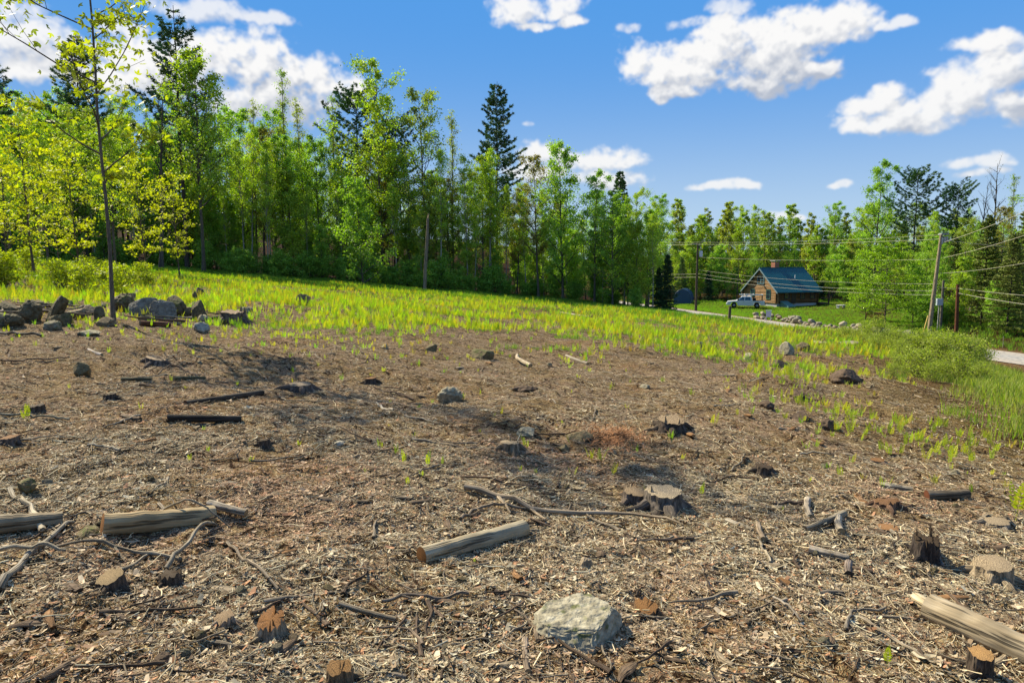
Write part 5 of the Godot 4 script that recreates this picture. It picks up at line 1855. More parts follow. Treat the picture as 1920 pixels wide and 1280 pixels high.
func make_stones() -> void:
	var dark := Color(0.225, 0.185, 0.11)
	var lit := Color(0.40, 0.365, 0.28)
	stone(1092, 1212, 166, 74, "big flat topped boulder half sunk in the wood litter", "boulder", Color(0.41, 0.385, 0.315), {"cuts": 1, "moss": 0.13, "flat": 0.36, "mark": "big flat topped boulder", "turn": 0.0, "up": -0.07, "deep": 1.0})
	stone(843, 754, 50, 25, "rounded grey stone in the middle of the bare ground", "rock", lit, {"cuts": 2, "mark": "rounded grey stone"})
	stone(149, 705, 33, 32, "upright dark stone alone uphill on bare ground", "rock", dark, {"mark": "upright dark stone"})
	stone(905, 672, 56, 20, "low mossy stone with a shaded face by the fern edge", "rock", dark, {"moss": 0.4, "mark": "low mossy stone"})
	stone(808, 658, 24, 14, "small dark stone beside the fern edge", "rock", dark, {"mark": "small dark stone"})
	stone(720, 655, 20, 9, "low pale stone just inside the first ferns", "rock", lit)
	stone(990, 818, 46, 15, "flat pale stone by the tan split stump", "rock", lit, {"cuts": 3, "mark": "flat pale stone"})
	stone(1090, 826, 58, 14, "long low dark stone beside the dead orange needles", "rock", dark)
	stone(1056, 846, 30, 12, "small dark stone below the long low stone", "rock", dark)
	stone(1310, 655, 28, 16, "grey brown stone, uphill one of a pair", "rock", lit, {"mark": "stone pair"})
	stone(1335, 658, 24, 13, "dark faced stone, downhill one of a pair", "rock", dark)
	stone(1408, 676, 30, 15, "pale brick shaped stone downhill of the stone pair", "rock", lit, {"cuts": 10, "mark": "brick shaped stone"})
	stone(1478, 664, 30, 22, "pale rounded stone leaning by a dark root clod", "rock", lit, {"cuts": 3, "mark": "pale rounded stone"})
	stone(1510, 658, 28, 15, "square grey stone behind the pale rounded stone", "rock", dark)
	stone(632, 836, 27, 8, "flat whitish stone in the open litter", "rock", Color(0.45, 0.42, 0.37), {"cuts": 2, "mark": "flat whitish stone"})
	stone(1210, 728, 22, 9, "small pale stone near the first downhill ferns", "rock", lit)
	stone(1098, 1066, 28, 18, "small round tan stone in open litter below the forked branch", "rock", Color(0.38, 0.31, 0.24), {"cuts": 2, "mark": "round tan stone"})
	stone(48, 925, 44, 26, "mossy grey stone behind the uphill log", "rock", dark, {"moss": 0.3, "mark": "mossy grey stone"})
	stone(158, 1010, 52, 22, "low mossy stone against the cut end of the big log", "rock", dark, {"moss": 0.35})
	stone(1277, 640, 20, 9, "low stone at the fern edge uphill of the stone pair", "rock", dark)
	stone(1600, 648, 50, 9, "long flat pale slab on the far field crest", "rock", lit, {"cuts": 10, "mark": "flat pale slab"})
	stone(1545, 646, 40, 7, "flat grey slab on the far field crest", "rock", lit, {"cuts": 10})
	stone(565, 571, 36, 20, "dark rough clump shaped stone alone among dense ferns", "rock", dark, {"moss": 0.2, "mark": "lone stone in the ferns"})
	# the tumbled stones under the sapling
	var g := "tumbled stones around the maple sapling"
	dark = Color(0.165, 0.14, 0.09)
	stone(50, 604, 48, 38, "big round dark stone uphill in the tumbled row", "rock", dark, {"cuts": 2, "group": g, "mark": "big round dark stone"})
	stone(100, 606, 32, 62, "tall slab leaning downhill against the round dark stone", "rock", dark, {"cuts": 9, "roll": -0.5, "group": g, "deep": 1.2, "mark": "leaning slab"})
	stone(18, 613, 40, 24, "low pale edged stone at the uphill end of the row", "rock", dark, {"group": g})
	stone(5, 590, 44, 26, "dark stone half covered by sticks at the row end", "rock", dark, {"group": g})
	stone(122, 610, 26, 24, "mossy stone at the foot of the leaning slab", "rock", dark, {"moss": 0.3, "group": g})
	stone(138, 598, 42, 22, "brown flat stone beside the leaning slab", "rock", Color(0.30, 0.24, 0.17), {"cuts": 9, "roll": -0.3, "group": g})
	stone(184, 606, 28, 30, "upright grey stone just uphill of the sapling foot", "rock", dark, {"group": g, "mark": "upright grey stone"})
	stone(160, 588, 30, 16, "brown stone lying behind the brown flat stone", "rock", Color(0.28, 0.22, 0.16), {"group": g})
	stone(226, 582, 46, 28, "rounded stone directly behind the sapling foot", "rock", dark, {"cuts": 3, "moss": 0.15, "group": g})
	stone(262, 592, 62, 40, "layered slab stone downhill of the sapling", "rock", Color(0.24, 0.235, 0.22), {"cuts": 10, "roll": 0.35, "group": g, "mark": "layered slab stone"})
	stone(300, 602, 52, 40, "broad grey faced stone in the middle of the row", "rock", Color(0.25, 0.25, 0.24), {"cuts": 8, "group": g})
	stone(328, 590, 40, 40, "mossy pointed stone behind the broad grey stone", "rock", dark, {"moss": 0.35, "cuts": 8, "roll": 0.25, "group": g, "mark": "mossy pointed stone"})
	stone(368, 600, 36, 40, "square dark stone next to the hollow stump", "rock", dark, {"cuts": 10, "roll": 0.1, "group": g})
	stone(352, 594, 24, 24, "squarish shaded stone between mossy and dark stones", "rock", dark, {"group": g})
	stone(366, 568, 14, 22, "small upright stone behind the square dark stone", "rock", dark, {"group": g})
	stone(379, 608, 24, 18, "pale topped round stone before the square dark stone", "rock", lit, {"cuts": 3, "group": g})
	stone(374, 623, 30, 17, "pale streaked stone lowest before the row", "rock", Color(0.40, 0.40, 0.37), {"group": g, "mark": "pale streaked stone"})
	stone(160, 628, 44, 11, "flat mossy stone below the leaning slab", "rock", lit, {"moss": 0.2, "group": g, "mark": "flat mossy stone"})
	stone(370, 554, 22, 15, "dark stone alone above the row among ferns", "rock", dark)
	stone(256, 552, 26, 10, "low stone among ferns behind the block stump", "rock", lit)
	stone(105, 544, 46, 14, "dark flat stone in the ferns above the leaning slab", "rock", dark)
	stone(420, 602, 26, 14, "grey stone beside the hollow stump's downhill side", "rock", lit, {"group": g})
	dark = Color(0.225, 0.185, 0.11)
	# smaller stones between them, and strewn about
	var r := RandomNumberGenerator.new()
	r.seed = 4141
	var pebbles := []
	for k in 6: pebbles.append(stone_mesh(Vector3(1, 0.7, 0.85), 700 + k, 5, 3, [dark, lit * 0.8, Color(0.27, 0.21, 0.14)][k % 3], 0.15 * (k % 2)))
	var words_ := ["dark", "grey", "brown"]
	for n in 72:
		var k := r.randi() % 6
		var p := at(r.randf_range(-10, 470), r.randf_range(572, 616))
		var size := r.randf_range(0.14, 0.42)
		if n >= 34:
			p = at(r.randf_range(20, 1800), r.randf_range(650, 1240))
			size = r.randf_range(0.03, 0.075) * lerpf(2.2, 1.0, smoothstep(650.0, 1000.0, px_of(p).y))
			if p.x > bank_x(-p.z) - 2.0: continue
		var o := obj("rock", pebbles[k], null, p + Vector3(0, size * 0.14, 0))
		o.scale = Vector3.ONE * size
		o.rotation = Vector3(r.randf_range(-0.3, 0.3), r.randf() * TAU, r.randf_range(-0.3, 0.3))
		later(o, "small %s %s stone" % [words_[k % 3], "mossy" if k % 2 == 1 else "bare"], "field", "rock", "small stones in the field")
	# upturned clods of roots and soil
	var clod := Color(0.14, 0.10, 0.075)
	for q in [[1590, 716, 62, 24, "dark upturned root clod on the downhill soil heap"], [1560, 806, 46, 18, "brown peaty clod below the downhill ferns"], [1500, 750, 38, 18, "dark root clod among the downhill ferns"], [1505, 790, 44, 18, "rough dark clod just above the brown peaty clod"], [1440, 765, 28, 12, "small dark clod by a downhill fern"], [1462, 690, 40, 16, "dark soil clod under the pale rounded stone"], [1620, 665, 26, 10, "little clod near the flat pale slab"], [985, 735, 48, 12, "dark hole edged clod in the middle of the field"], [295, 682, 40, 14, "dark clod behind the tilted uphill stump"], [300, 1240, 30, 12, "small dark clod in the lowest uphill litter"]]:
		stone(q[0], q[1], q[2], q[3], q[4], "root_clod", clod, {"cuts": 3, "up": -0.05, "mark": q[4].split(" ")[0] + " clod at " + q[4].split(" ")[-1] if false else ""}).set_meta("category", "soil clod")

func make_stumps() -> void:
	var tan := Color(0.52, 0.44, 0.32)
	var orange := Color(0.34, 0.19, 0.08)
	var bark := Color(0.17, 0.13, 0.10)
	var dark := Color(0.10, 0.075, 0.055)
	stump(508, 1196, 58, 44, "orange topped stump with pale root, nearest uphill stump", Color(0.32, 0.17, 0.07), Color(0.34, 0.27, 0.18), {"nod": 0.4, "jag": 0.3, "flare": 0.8, "mark": "orange topped stump", "roots": 4, "splinters": 2})
	stump(206, 1100, 56, 24, "low tan stump with flat top below the big log", Color(0.40, 0.31, 0.18), dark, {"nod": 0.3, "mark": "low tan stump"})
	stump(1243, 950, 84, 36, "wide flat pale stump below the dark hollow stump", Color(0.62, 0.54, 0.40), Color(0.17, 0.14, 0.11), {"nod": 0.05, "mark": "wide flat pale stump", "roots": 5, "splinters": 1})
	stump(1190, 944, 54, 28, "low dark stump joined to the wide pale stump", Color(0.40, 0.32, 0.22), bark, {"roots": 3})
	stump(1862, 1082, 78, 40, "pale barked stump near the long grooved log", Color(0.56, 0.47, 0.33), Color(0.36, 0.28, 0.18), {"flare": 0.7, "roots": 5, "mark": "pale barked stump"})
	stump(1838, 1262, 52, 48, "freshly cut stump with tan disc beside the grooved log", Color(0.62, 0.40, 0.18), dark, {"nod": 0.15, "flare": 0.2, "mark": "freshly cut stump"})
	stump(1258, 806, 62, 20, "dark hollow stump with pale rim downhill of the orange needles", Color(0.45, 0.37, 0.27), dark, {"dish": -0.8, "jag": 0.3, "mark": "dark hollow stump", "splinters": 3})
	stump(563, 732, 52, 15, "grey low stump with root spur above the black log", Color(0.42, 0.36, 0.28), bark, {"mark": "grey low stump", "roots": 5})
	stump(292, 684, 42, 16, "tilted stump with tan top uphill in the sprouts", Color(0.45, 0.36, 0.25), bark, {"tilt": -0.3, "mark": "tilted uphill stump"})
	stump(956, 842, 46, 16, "tan split stump beside the flat pale stone", tan, Color(0.30, 0.22, 0.14), {"mark": "tan split stump", "splinters": 2})
	stump(636, 1278, 62, 36, "brown hollow stump at the bottom edge of the field", Color(0.30, 0.19, 0.09), Color(0.20, 0.14, 0.08), {"dish": -0.7, "jag": 0.3, "mark": "brown hollow stump"})
	stump(1212, 1150, 56, 24, "rotten orange stump behind the big flat boulder", Color(0.34, 0.19, 0.08), Color(0.18, 0.11, 0.06), {"jag": 0.4, "dish": -0.4, "mark": "rotten orange stump"})
	stump(1666, 996, 46, 8, "orange cut disc flush with the downhill litter", Color(0.48, 0.28, 0.13), bark, {"roots": 0, "mark": "orange cut disc"})
	stump(1736, 1050, 56, 48, "black burnt looking stump with a grey splinter", dark, Color(0.07, 0.055, 0.045), {"jag": 0.4, "splinters": 3, "mark": "black stump"})
	stump(438, 604, 54, 24, "hollow grey stump at the end of the tumbled stones", Color(0.38, 0.31, 0.24), bark, {"dish": -0.5, "mark": "hollow grey stump", "splinters": 2})
	stump(240, 572, 32, 26, "tan square block stump behind the maple sapling", Color(0.42, 0.34, 0.22), Color(0.36, 0.28, 0.18), {"flare": 0.05, "roots": 0, "mark": "tan block stump"})
	stump(205, 566, 24, 18, "red brown rotten stump next to the tan block stump", Color(0.12, 0.05, 0.03), Color(0.12, 0.05, 0.03), {"jag": 0.5, "roots": 0})
	stump(1646, 868, 30, 12, "small orange topped stump downhill below the ferns", orange, bark, {"mark": "small orange stump"})
	stump(1468, 1098, 34, 10, "rotten orange knot of a stump by the pale split log", orange, bark, {"roots": 5, "flare": 0.8})
	stump(18, 832, 36, 16, "orange brown stump uphill of the long pale pole", orange, bark, {"mark": "orange uphill stump"})
	stump(206, 748, 26, 11, "small dark stump above the thin dark log", dark, dark, {"jag": 0.4})
	stump(695, 716, 26, 9, "little orange stump near the small dark stone", orange, dark, {})
	stump(68, 770, 34, 12, "dark low stump behind the long pale pole", dark, dark, {"jag": 0.3})
	stump(494, 836, 28, 14, "small black hollow stump below the black log", dark, dark, {"dish": -0.6, "mark": "small black hollow stump"})
	stump(1868, 982, 54, 14, "weathered low stump under the tall downhill fern", tan, Color(0.34, 0.28, 0.20), {"mark": "weathered low stump"})
	stump(1662, 950, 50, 14, "crumbling brown stump below the rotten ended log", Color(0.30, 0.18, 0.10), Color(0.22, 0.13, 0.08), {"jag": 0.6})
	stump(1432, 890, 40, 12, "dark root stump in a tangle of grey sticks", dark, dark, {"jag": 0.4, "mark": "dark root stump"})
	stump(420, 1168, 44, 16, "pale knobbly root stump beside the orange topped stump", Color(0.42, 0.33, 0.23), Color(0.38, 0.29, 0.20), {"jag": 0.5, "roots": 5, "dish": 0.3})
	stump(320, 1088, 46, 26, "black root stump under the crossed grey sticks", dark, dark, {"jag": 0.5, "roots": 4, "splinters": 1, "mark": "black root stump"})

func make_logs() -> void:
	var grey_ := Color(0.46, 0.40, 0.28)
	var tan := Color(0.54, 0.43, 0.26)
	var dark := Color(0.10, 0.085, 0.07)
	var pale := Color(0.62, 0.55, 0.44)
	var orange := Color(0.46, 0.22, 0.07)
	log_px(790, 1052, 982, 1002, 36, 32, Color(0.52, 0.46, 0.33), orange * 0.7, "smooth debarked log lying alone in the middle litter", {"mark": "smooth debarked log", "jag": 0.3, "bend": 0.02})
	log_px(192, 1000, 400, 980, 43, 37, tan, orange, "thick tan log with orange cut end and broken knot", {"mark": "thick tan log", "jag": 0.2})
	log_px(392, 956, 462, 972, 16, 14, pale, tan, "pale broken branch rising from the thick tan log", {"rise": 1.6})
	log_px(-30, 1000, 118, 982, 40, 26, Color(0.44, 0.37, 0.26), tan, "weathered log running out of view uphill", {"mark": "weathered uphill log"})
	log_px(347, 760, 490, 740, 11, 11, dark, Color(0.16, 0.08, 0.05), "thin dark log slanting below the tilted stump", {"mark": "thin dark log", "bend": 0.02})
	log_px(313, 790, 452, 789, 15, 13, Color(0.07, 0.06, 0.05), dark, "black straight log on open litter", {"mark": "black log", "bend": 0.01})
	log_px(228, 715, 284, 715, 10, 9, Color(0.16, 0.15, 0.09), tan, "short mossy log, uphill one of two in line", {})
	log_px(325, 715, 383, 713, 10, 9, Color(0.20, 0.19, 0.11), tan, "short mossy log, downhill one of two in line", {})
	log_px(1742, 1156, 1990, 1272, 50, 62, Color(0.52, 0.44, 0.31), tan, "long grooved log lying towards the downhill corner", {"mark": "long grooved log", "rough": 0.18, "bend": 0.01})
	log_px(1716, 1130, 1764, 1160, 22, 30, Color(0.70, 0.60, 0.42), Color(0.55, 0.40, 0.22), "bright split piece at the head of the grooved log", {"jag": 0.8})
	log_px(1738, 935, 1816, 933, 19, 17, Color(0.24, 0.20, 0.15), Color(0.28, 0.11, 0.06), "short brown log with a rotten red end", {"mark": "rotten ended log"})
	log_px(1652, 910, 1712, 922, 12, 12, pale, tan, "pale bark slab uphill of the rotten ended log", {"called": "bark_slab", "rise": 0.3})
	log_px(1514, 940, 1520, 974, 12, 12, Color(0.50, 0.44, 0.36), tan, "short pale stub pointing down the slope", {"mark": "short pale stub"})
	log_px(1508, 998, 1582, 968, 10, 15, Color(0.44, 0.38, 0.28), dark, "grey tapering log with a dark blunt end", {"mark": "grey tapering log"})
	log_px(1572, 976, 1577, 1004, 14, 14, pale, tan, "little pale stub against the grey tapering log", {})
	log_px(1516, 1034, 1590, 1052, 15, 15, Color(0.72, 0.63, 0.50), orange, "whitish split log with an orange end", {"mark": "whitish split log"})
	log_px(1592, 1060, 1592, 1082, 14, 14, Color(0.30, 0.25, 0.22), dark, "short grey stub under the whitish split log", {})
	log_px(1362, 981, 1410, 996, 11, 8, Color(0.70, 0.62, 0.48), tan, "whitish flat splinter of a log in open litter", {"rise": 0.4})
	log_px(1422, 985, 1432, 1016, 10, 12, Color(0.44, 0.36, 0.27), tan, "crooked brown stub above a pale stick", {})
	log_px(636, 1143, 742, 1163, 10, 10, Color(0.58, 0.48, 0.34), Color(0.5, 0.3, 0.14), "pale peeled stick log uphill of the big boulder", {"mark": "pale peeled log"})
	log_px(985, 1202, 990, 1264, 13, 12, Color(0.44, 0.36, 0.28), tan, "crumbling grey stub below the big boulder", {"rough": 0.3})
	log_px(1005, 1180, 1008, 1204, 9, 8, Color(0.38, 0.30, 0.22), tan, "thumb sized stub uphill of the big boulder", {})
	log_px(970, 668, 996, 690, 6, 8, Color(0.58, 0.50, 0.38), tan, "pale splintered log at the fern edge", {"mark": "pale splintered log"})
	log_px(1062, 669, 1102, 684, 5, 6, Color(0.62, 0.56, 0.46), tan, "whitish thin log downhill at the fern edge", {})
	log_px(165, 657, 190, 669, 5, 6, Color(0.70, 0.64, 0.60), tan, "whitish chunk of log among uphill sprouts", {})
	log_px(600, 937, 690, 945, 14, 12, Color(0.26, 0.20, 0.14), dark, "half buried brown log uphill of the forked branch", {"rise": 0.3, "mark": "half buried brown log"})
	log_px(772, 948, 806, 952, 9, 8, Color(0.40, 0.30, 0.20), orange, "short brown peg beside the half buried log", {})
	log_px(262, 610, 318, 612, 11, 9, Color(0.26, 0.12, 0.07), dark, "reddish log lying before the layered slab stone", {})
	log_px(230, 782, 262, 789, 10, 8, Color(0.30, 0.22, 0.15), dark, "short brown chunk uphill of the black log", {})
	log_px(1052, 590, 1105, 598, 4, 4, Color(0.6, 0.56, 0.46), tan, "thin whitish log among the far ferns", {"rise": 2.0})

func make_sticks() -> void:
	var grey_ := Color(0.46, 0.40, 0.30)
	var pale := Color(0.70, 0.62, 0.47)
	var brown := Color(0.25, 0.18, 0.13)
	stick_px([[868, 921], [930, 937], [985, 952], [1032, 968], [1100, 968], [1180, 970], [1280, 990]], 12, 4, Color(0.52, 0.43, 0.32), "long forked branch winding down the middle of the field", {"forks": 3, "mark": "long forked branch"})
	stick_px([[862, 978], [900, 960], [945, 952], [1000, 954]], 8, 4, Color(0.48, 0.39, 0.29), "curved branch meeting the long forked branch", {"forks": 1})
	stick_px([[862, 898], [930, 905], [1000, 915], [1060, 928]], 4, 2.5, brown, "thin dark stick above the long forked branch", {})
	stick_px([[16, 926], [42, 945], [60, 968], [78, 1000]], 8, 14, pale, "crooked pale branch pointing at the weathered log", {"mark": "crooked pale branch"})
	stick_px([[135, 982], [85, 1020], [40, 1065], [-5, 1115]], 7, 17, Color(0.44, 0.40, 0.33), "thick grey branch crossing the uphill sticks", {"mark": "thick grey branch"})
	stick_px([[-10, 1046], [60, 1044], [122, 1050]], 10, 6, pale, "straight pale stick crossing the thick grey branch", {"lift": 0.03})
	stick_px([[90, 1033], [200, 1030], [340, 1046]], 5, 8, grey_, "long grey stick lying below the thick tan log", {"forks": 1})
	stick_px([[404, 992], [360, 1030], [312, 1068]], 6, 10, Color(0.50, 0.44, 0.34), "steep grey stick leaning over the black root stump", {"lift": 0.05})
	stick_px([[424, 1020], [470, 1062], [522, 1112]], 6, 5, Color(0.50, 0.42, 0.32), "straight tan stick downhill of the black root stump", {})
	stick_px([[300, 972], [360, 982], [430, 988]], 5, 3, pale, "thin pale stick across the thick tan log", {"lift": 0.12})
	stick_px([[1586, 1188], [1590, 1165], [1610, 1148], [1660, 1146]], 8, 5, Color(0.48, 0.43, 0.35), "hooked pale stick uphill of the grooved log", {"mark": "hooked pale stick"})
	stick_px([[716, 1134], [765, 1121], [810, 1128], [880, 1120]], 7, 6, Color(0.40, 0.33, 0.26), "bent stick uphill of the big flat boulder", {"forks": 2, "mark": "bent stick"})
	stick_px([[958, 1143], [985, 1163], [1006, 1186]], 4, 5, Color(0.50, 0.40, 0.30), "thin tan stick touching the thumb sized stub", {})
	stick_px([[698, 1184], [735, 1180], [772, 1188], [792, 1214]], 3, 8, Color(0.48, 0.38, 0.29), "sickle shaped stick in the near litter", {})
	stick_px([[0, 781], [60, 785], [128, 790]], 5, 3.5, Color(0.42, 0.42, 0.33), "long pale pole lying uphill across the litter", {"mark": "long pale pole"})
	stick_px([[165, 838], [195, 842], [225, 848]], 4, 5, Color(0.64, 0.60, 0.50), "white straight stick below the long pale pole", {"mark": "white straight stick"})
	stick_px([[706, 758], [716, 768], [737, 772]], 4, 5, Color(0.66, 0.60, 0.50), "white curved stick uphill of the rounded grey stone", {"mark": "white curved stick"})
	stick_px([[700, 728], [745, 740], [775, 750]], 3, 3.5, brown, "dark twig leading to the rounded grey stone", {"forks": 2})
	stick_px([[296, 704], [312, 694], [340, 698], [372, 710]], 3, 4, brown, "arched brown stick above the two mossy logs", {"lift": 0.05})
	stick_px([[0, 678], [60, 676], [130, 672]], 3, 3, brown, "long dark stick at the uphill side below sprouts", {})
	stick_px([[0, 628], [40, 630], [75, 632]], 6, 5, Color(0.20, 0.17, 0.13), "dark pole lying below the big round dark stone", {})
	stick_px([[448, 655], [500, 668], [545, 676]], 3, 2, brown, "curved dark stick below the hollow grey stump", {})
	stick_px([[1446, 950], [1480, 947], [1512, 950]], 6, 8, Color(0.24, 0.18, 0.14), "dark stick touching the short pale stub", {})
	stick_px([[1426, 1020], [1436, 1040], [1446, 1062]], 5, 7, pale, "pale stick downhill of the crooked brown stub", {})
	stick_px([[1450, 1132], [1480, 1152], [1500, 1172]], 6, 4, Color(0.58, 0.52, 0.44), "pale split stick uphill of the hooked stick", {"forks": 2})
	stick_px([[1752, 1032], [1760, 1050], [1766, 1068]], 7, 6, Color(0.40, 0.38, 0.36), "grey splinter leaning on the black stump", {"lift": 0.02})
	stick_px([[1480, 868], [1500, 880], [1530, 900]], 3, 4, grey_, "long grey stick in the downhill tangle", {"forks": 2})
	stick_px([[1370, 888], [1390, 870], [1396, 860]], 4, 3, grey_, "short grey stick uphill of the dark root stump", {})
	stick_px([[1325, 905], [1375, 896], [1420, 900]], 3, 3, brown, "thin dark stick before the dark root stump", {})
	stick_px([[1500, 852], [1530, 852], [1556, 856]], 4, 3, pale, "pale straight stick below the brown peaty clod", {})
	stick_px([[1540, 1030], [1600, 1060], [1680, 1120], [1712, 1128]], 4, 3, grey_, "thin grey stick running to the grooved log", {})
	# lesser sticks strewn about
	var r := RandomNumberGenerator.new()
	r.seed = 808
	var protos := []
	for k in 16:
		var pts := PackedVector3Array()
		var q := Vector3(-0.5, 0.0, 0)
		var a := r.randf_range(-0.3, 0.3)
		for i in 9:
			pts.append(q + Vector3(0, r.randf_range(-0.006, 0.02), 0))
			q += Vector3(cos(a), 0, sin(a)) / 8.0
			a += r.randf_range(-0.3, 0.3) * (1.5 if k % 3 == 1 else 0.5)
		var look: Array = [[Color(0.42, 0.36, 0.28), "grey"], [Color(0.60, 0.52, 0.40), "pale"], [Color(0.26, 0.19, 0.14), "brown"], [Color(0.17, 0.125, 0.09), "dark"]][k % 4]
		var form: String = ["straight", "bent", "forked"][k % 3]
		protos.append([stick_mesh(pts, r.randf_range(0.018, 0.034), 0.009, look[0], (2 if form == "forked" else 0), 40 + k), "%s %s stick" % [look[1], form]])
	var made := 0
	while made < 240:
		var d := 2.4 * pow(9.5, r.randf())
		var az := deg_to_rad(r.randf_range(-36.5, 36.5))
		var x := tan(az) * d
		var p := spot(x, -d)
		if made >= 222: p = at(r.randf_range(0, 450), r.randf_range(575, 612))
		var where := px_of(p)
		if made < 222 and (where.x < 5 or where.x > 1915 or where.y < 640 or where.y > 1270 or x > bank_x(d) - 3.0): continue
		if made < 222 and nf.get_noise_2d(x * 1.2 - 60.0, -d * 1.2) < -0.12 and r.randf() < 0.6: continue
		var k := r.randi() % protos.size()
		var length := r.randf_range(0.16, 0.55) * (0.75 + d * 0.035) if made < 222 else r.randf_range(0.5, 1.3)
		if made >= 222: p.y += r.randf_range(0.05, 0.25)
		var o := obj("stick", protos[k][0], null, p + Vector3(0, 0.012, 0))
		var turn := r.randf() * TAU
		# lie along the slope of the ground
		var e := Vector3(cos(turn), 0, sin(turn)) * length * 0.5
		var y1 := gh(p.x + e.x, p.z + e.z)
		var y0 := gh(p.x - e.x, p.z - e.z)
		var xa := (e * 2.0 + Vector3(0, y1 - y0, 0)).normalized()
		var za := xa.cross(Vector3.UP).normalized()
		o.basis = Basis(xa, za.cross(xa), za).scaled(Vector3.ONE * length)
		o.position.y = (y1 + y0) * 0.5 + 0.012 + (0.12 if made >= 222 else 0.0)
		later(o, ("long " if length > 0.5 else "short " if length < 0.25 else "") + protos[k][1], "field", "stick", "sticks strewn over the cleared ground")
		made += 1
	# broken chunks of wood and bark
	var chunks := []
	for k in 6:
		var mb := MB.new()
		var pts := PackedVector3Array()
		var rad := PackedFloat32Array()
		for i in 6:
			var t := i / 5.0
			pts.append(Vector3(t - 0.5, 0.03 * sin(t * 5.0 + k), 0.04 * cos(t * 4.0 + k)))
			rad.append(0.14 * (0.35 + 0.65 * sin(PI * clampf(t * (0.7 + 0.1 * k), 0.12, 0.95))) * r.randf_range(0.8, 1.2))
		var col: Color = [Color(0.46, 0.38, 0.27), Color(0.22, 0.16, 0.11), Color(0.40, 0.23, 0.11)][k % 3]
		mb.tube(pts, rad, 9, col, col * 0.85, 0.5, nr)
		for i in mb.c.size():
			mb.v[i].y *= 0.6
			var c := mb.c[i] * clampf(0.9 + 0.7 * nr.get_noise_3dv(mb.v[i] * 40.0 + Vector3(k * 9, 0, 0)), 0.4, 1.4)
			c.a = 1
			mb.c[i] = c
		mb.round_normals()
		chunks.append([mb.mesh(mats.wood), ["weathered", "dark", "rusty"][k % 3] + (" broken wood chunk" if k < 3 else " flaked wood chunk")])
	made = 0
	while made < 110:
		var p := at(r.randf_range(10, 1900), 640.0 + 630.0 * pow(r.randf(), 0.8))
		if p.x > bank_x(-p.z) - 2.0: continue
		var k := r.randi() % 6
		var size := r.randf_range(0.07, 0.2) * lerpf(1.7, 1.0, smoothstep(650.0, 950.0, px_of(p).y))
		var o := obj("wood_chunk", chunks[k][0], null, p + Vector3(0, size * 0.03, 0))
		o.scale = Vector3(size, size * r.randf_range(0.7, 1.3), size * r.randf_range(0.7, 1.4))
		o.rotation = Vector3(r.randf_range(-0.3, 0.3), r.randf() * TAU, r.randf_range(-0.2, 0.2))
		later(o, chunks[k][1], "field", "wood chunk", "broken wood strewn over the cleared ground")
		made += 1
	# the rest of them, smaller than one can follow
	for k in 4:
		var places := []
		for n in 520:
			var d := 2.2 * pow(15.0, r.randf())
			var az := deg_to_rad(r.randf_range(-42, 42))
			var x := tan(az) * d
			if x > bank_x(d) - 3.0: continue
			var length := r.randf_range(0.10, 0.30) * (0.8 + d * 0.03)
			places.append(Transform3D((Basis(Vector3.UP, r.randf() * TAU) * Basis(Vector3.BACK, r.randf_range(-0.12, 0.12))).scaled(Vector3.ONE * length), spot(x, -d) + Vector3(0, 0.012, 0)))
		tag(many("brushwood_litter", protos[k * 3 + 1][0], places, PackedColorArray()), "fine brushwood strewn over the cleared ground", "litter")

func needles_patch(px: float, py: float, w: float, count: int, col: Color, label: String) -> void:
	var p := at(px, py)
	var s := per_px(p)
	var r := RandomNumberGenerator.new()
	r.seed = int(px)
	var o := thing("dead_pine_branch", p)
	var mb := MB.new()
	for k in count:
		var q := Vector3(r.randfn() * 0.3 * w * s, 0, r.randfn() * 0.45 * w * s)
		q.y = gh(p.x + q.x, p.z + q.z) - p.y + r.randf_range(0.0, 0.10)
		var along := Vector3(r.randf_range(-1, 1), r.randf_range(-0.3, 0.5), r.randf_range(-1, 1)).normalized() * 0.09
		var c := col * r.randf_range(0.6, 1.4)
		c.a = 1
		mb.leaf(q, along, along.cross(Vector3.UP).normalized() * 0.004, c)
	tag(obj("needles", mb.mesh(mats.dry), o), "", "", "", "stuff")
	var tb := MB.new()
	for k in 4:
		var a := k * 0.5 - 0.7
		var e := Vector3(cos(a), 0.1, sin(a)) * w * s * 0.5
		tb.tube(PackedVector3Array([-e * 0.8 + Vector3(0, 0.06, 0), Vector3(0, 0.07, 0.01 * k), e + Vector3(0, 0.03, 0)]), PackedFloat32Array([0.008, 0.007, 0.003]), 5, Color(0.2, 0.12, 0.07), Color(0.2, 0.12, 0.07))
	obj("twig", tb.mesh(mats.wood), o)
	tag(o, label, "dead branch")

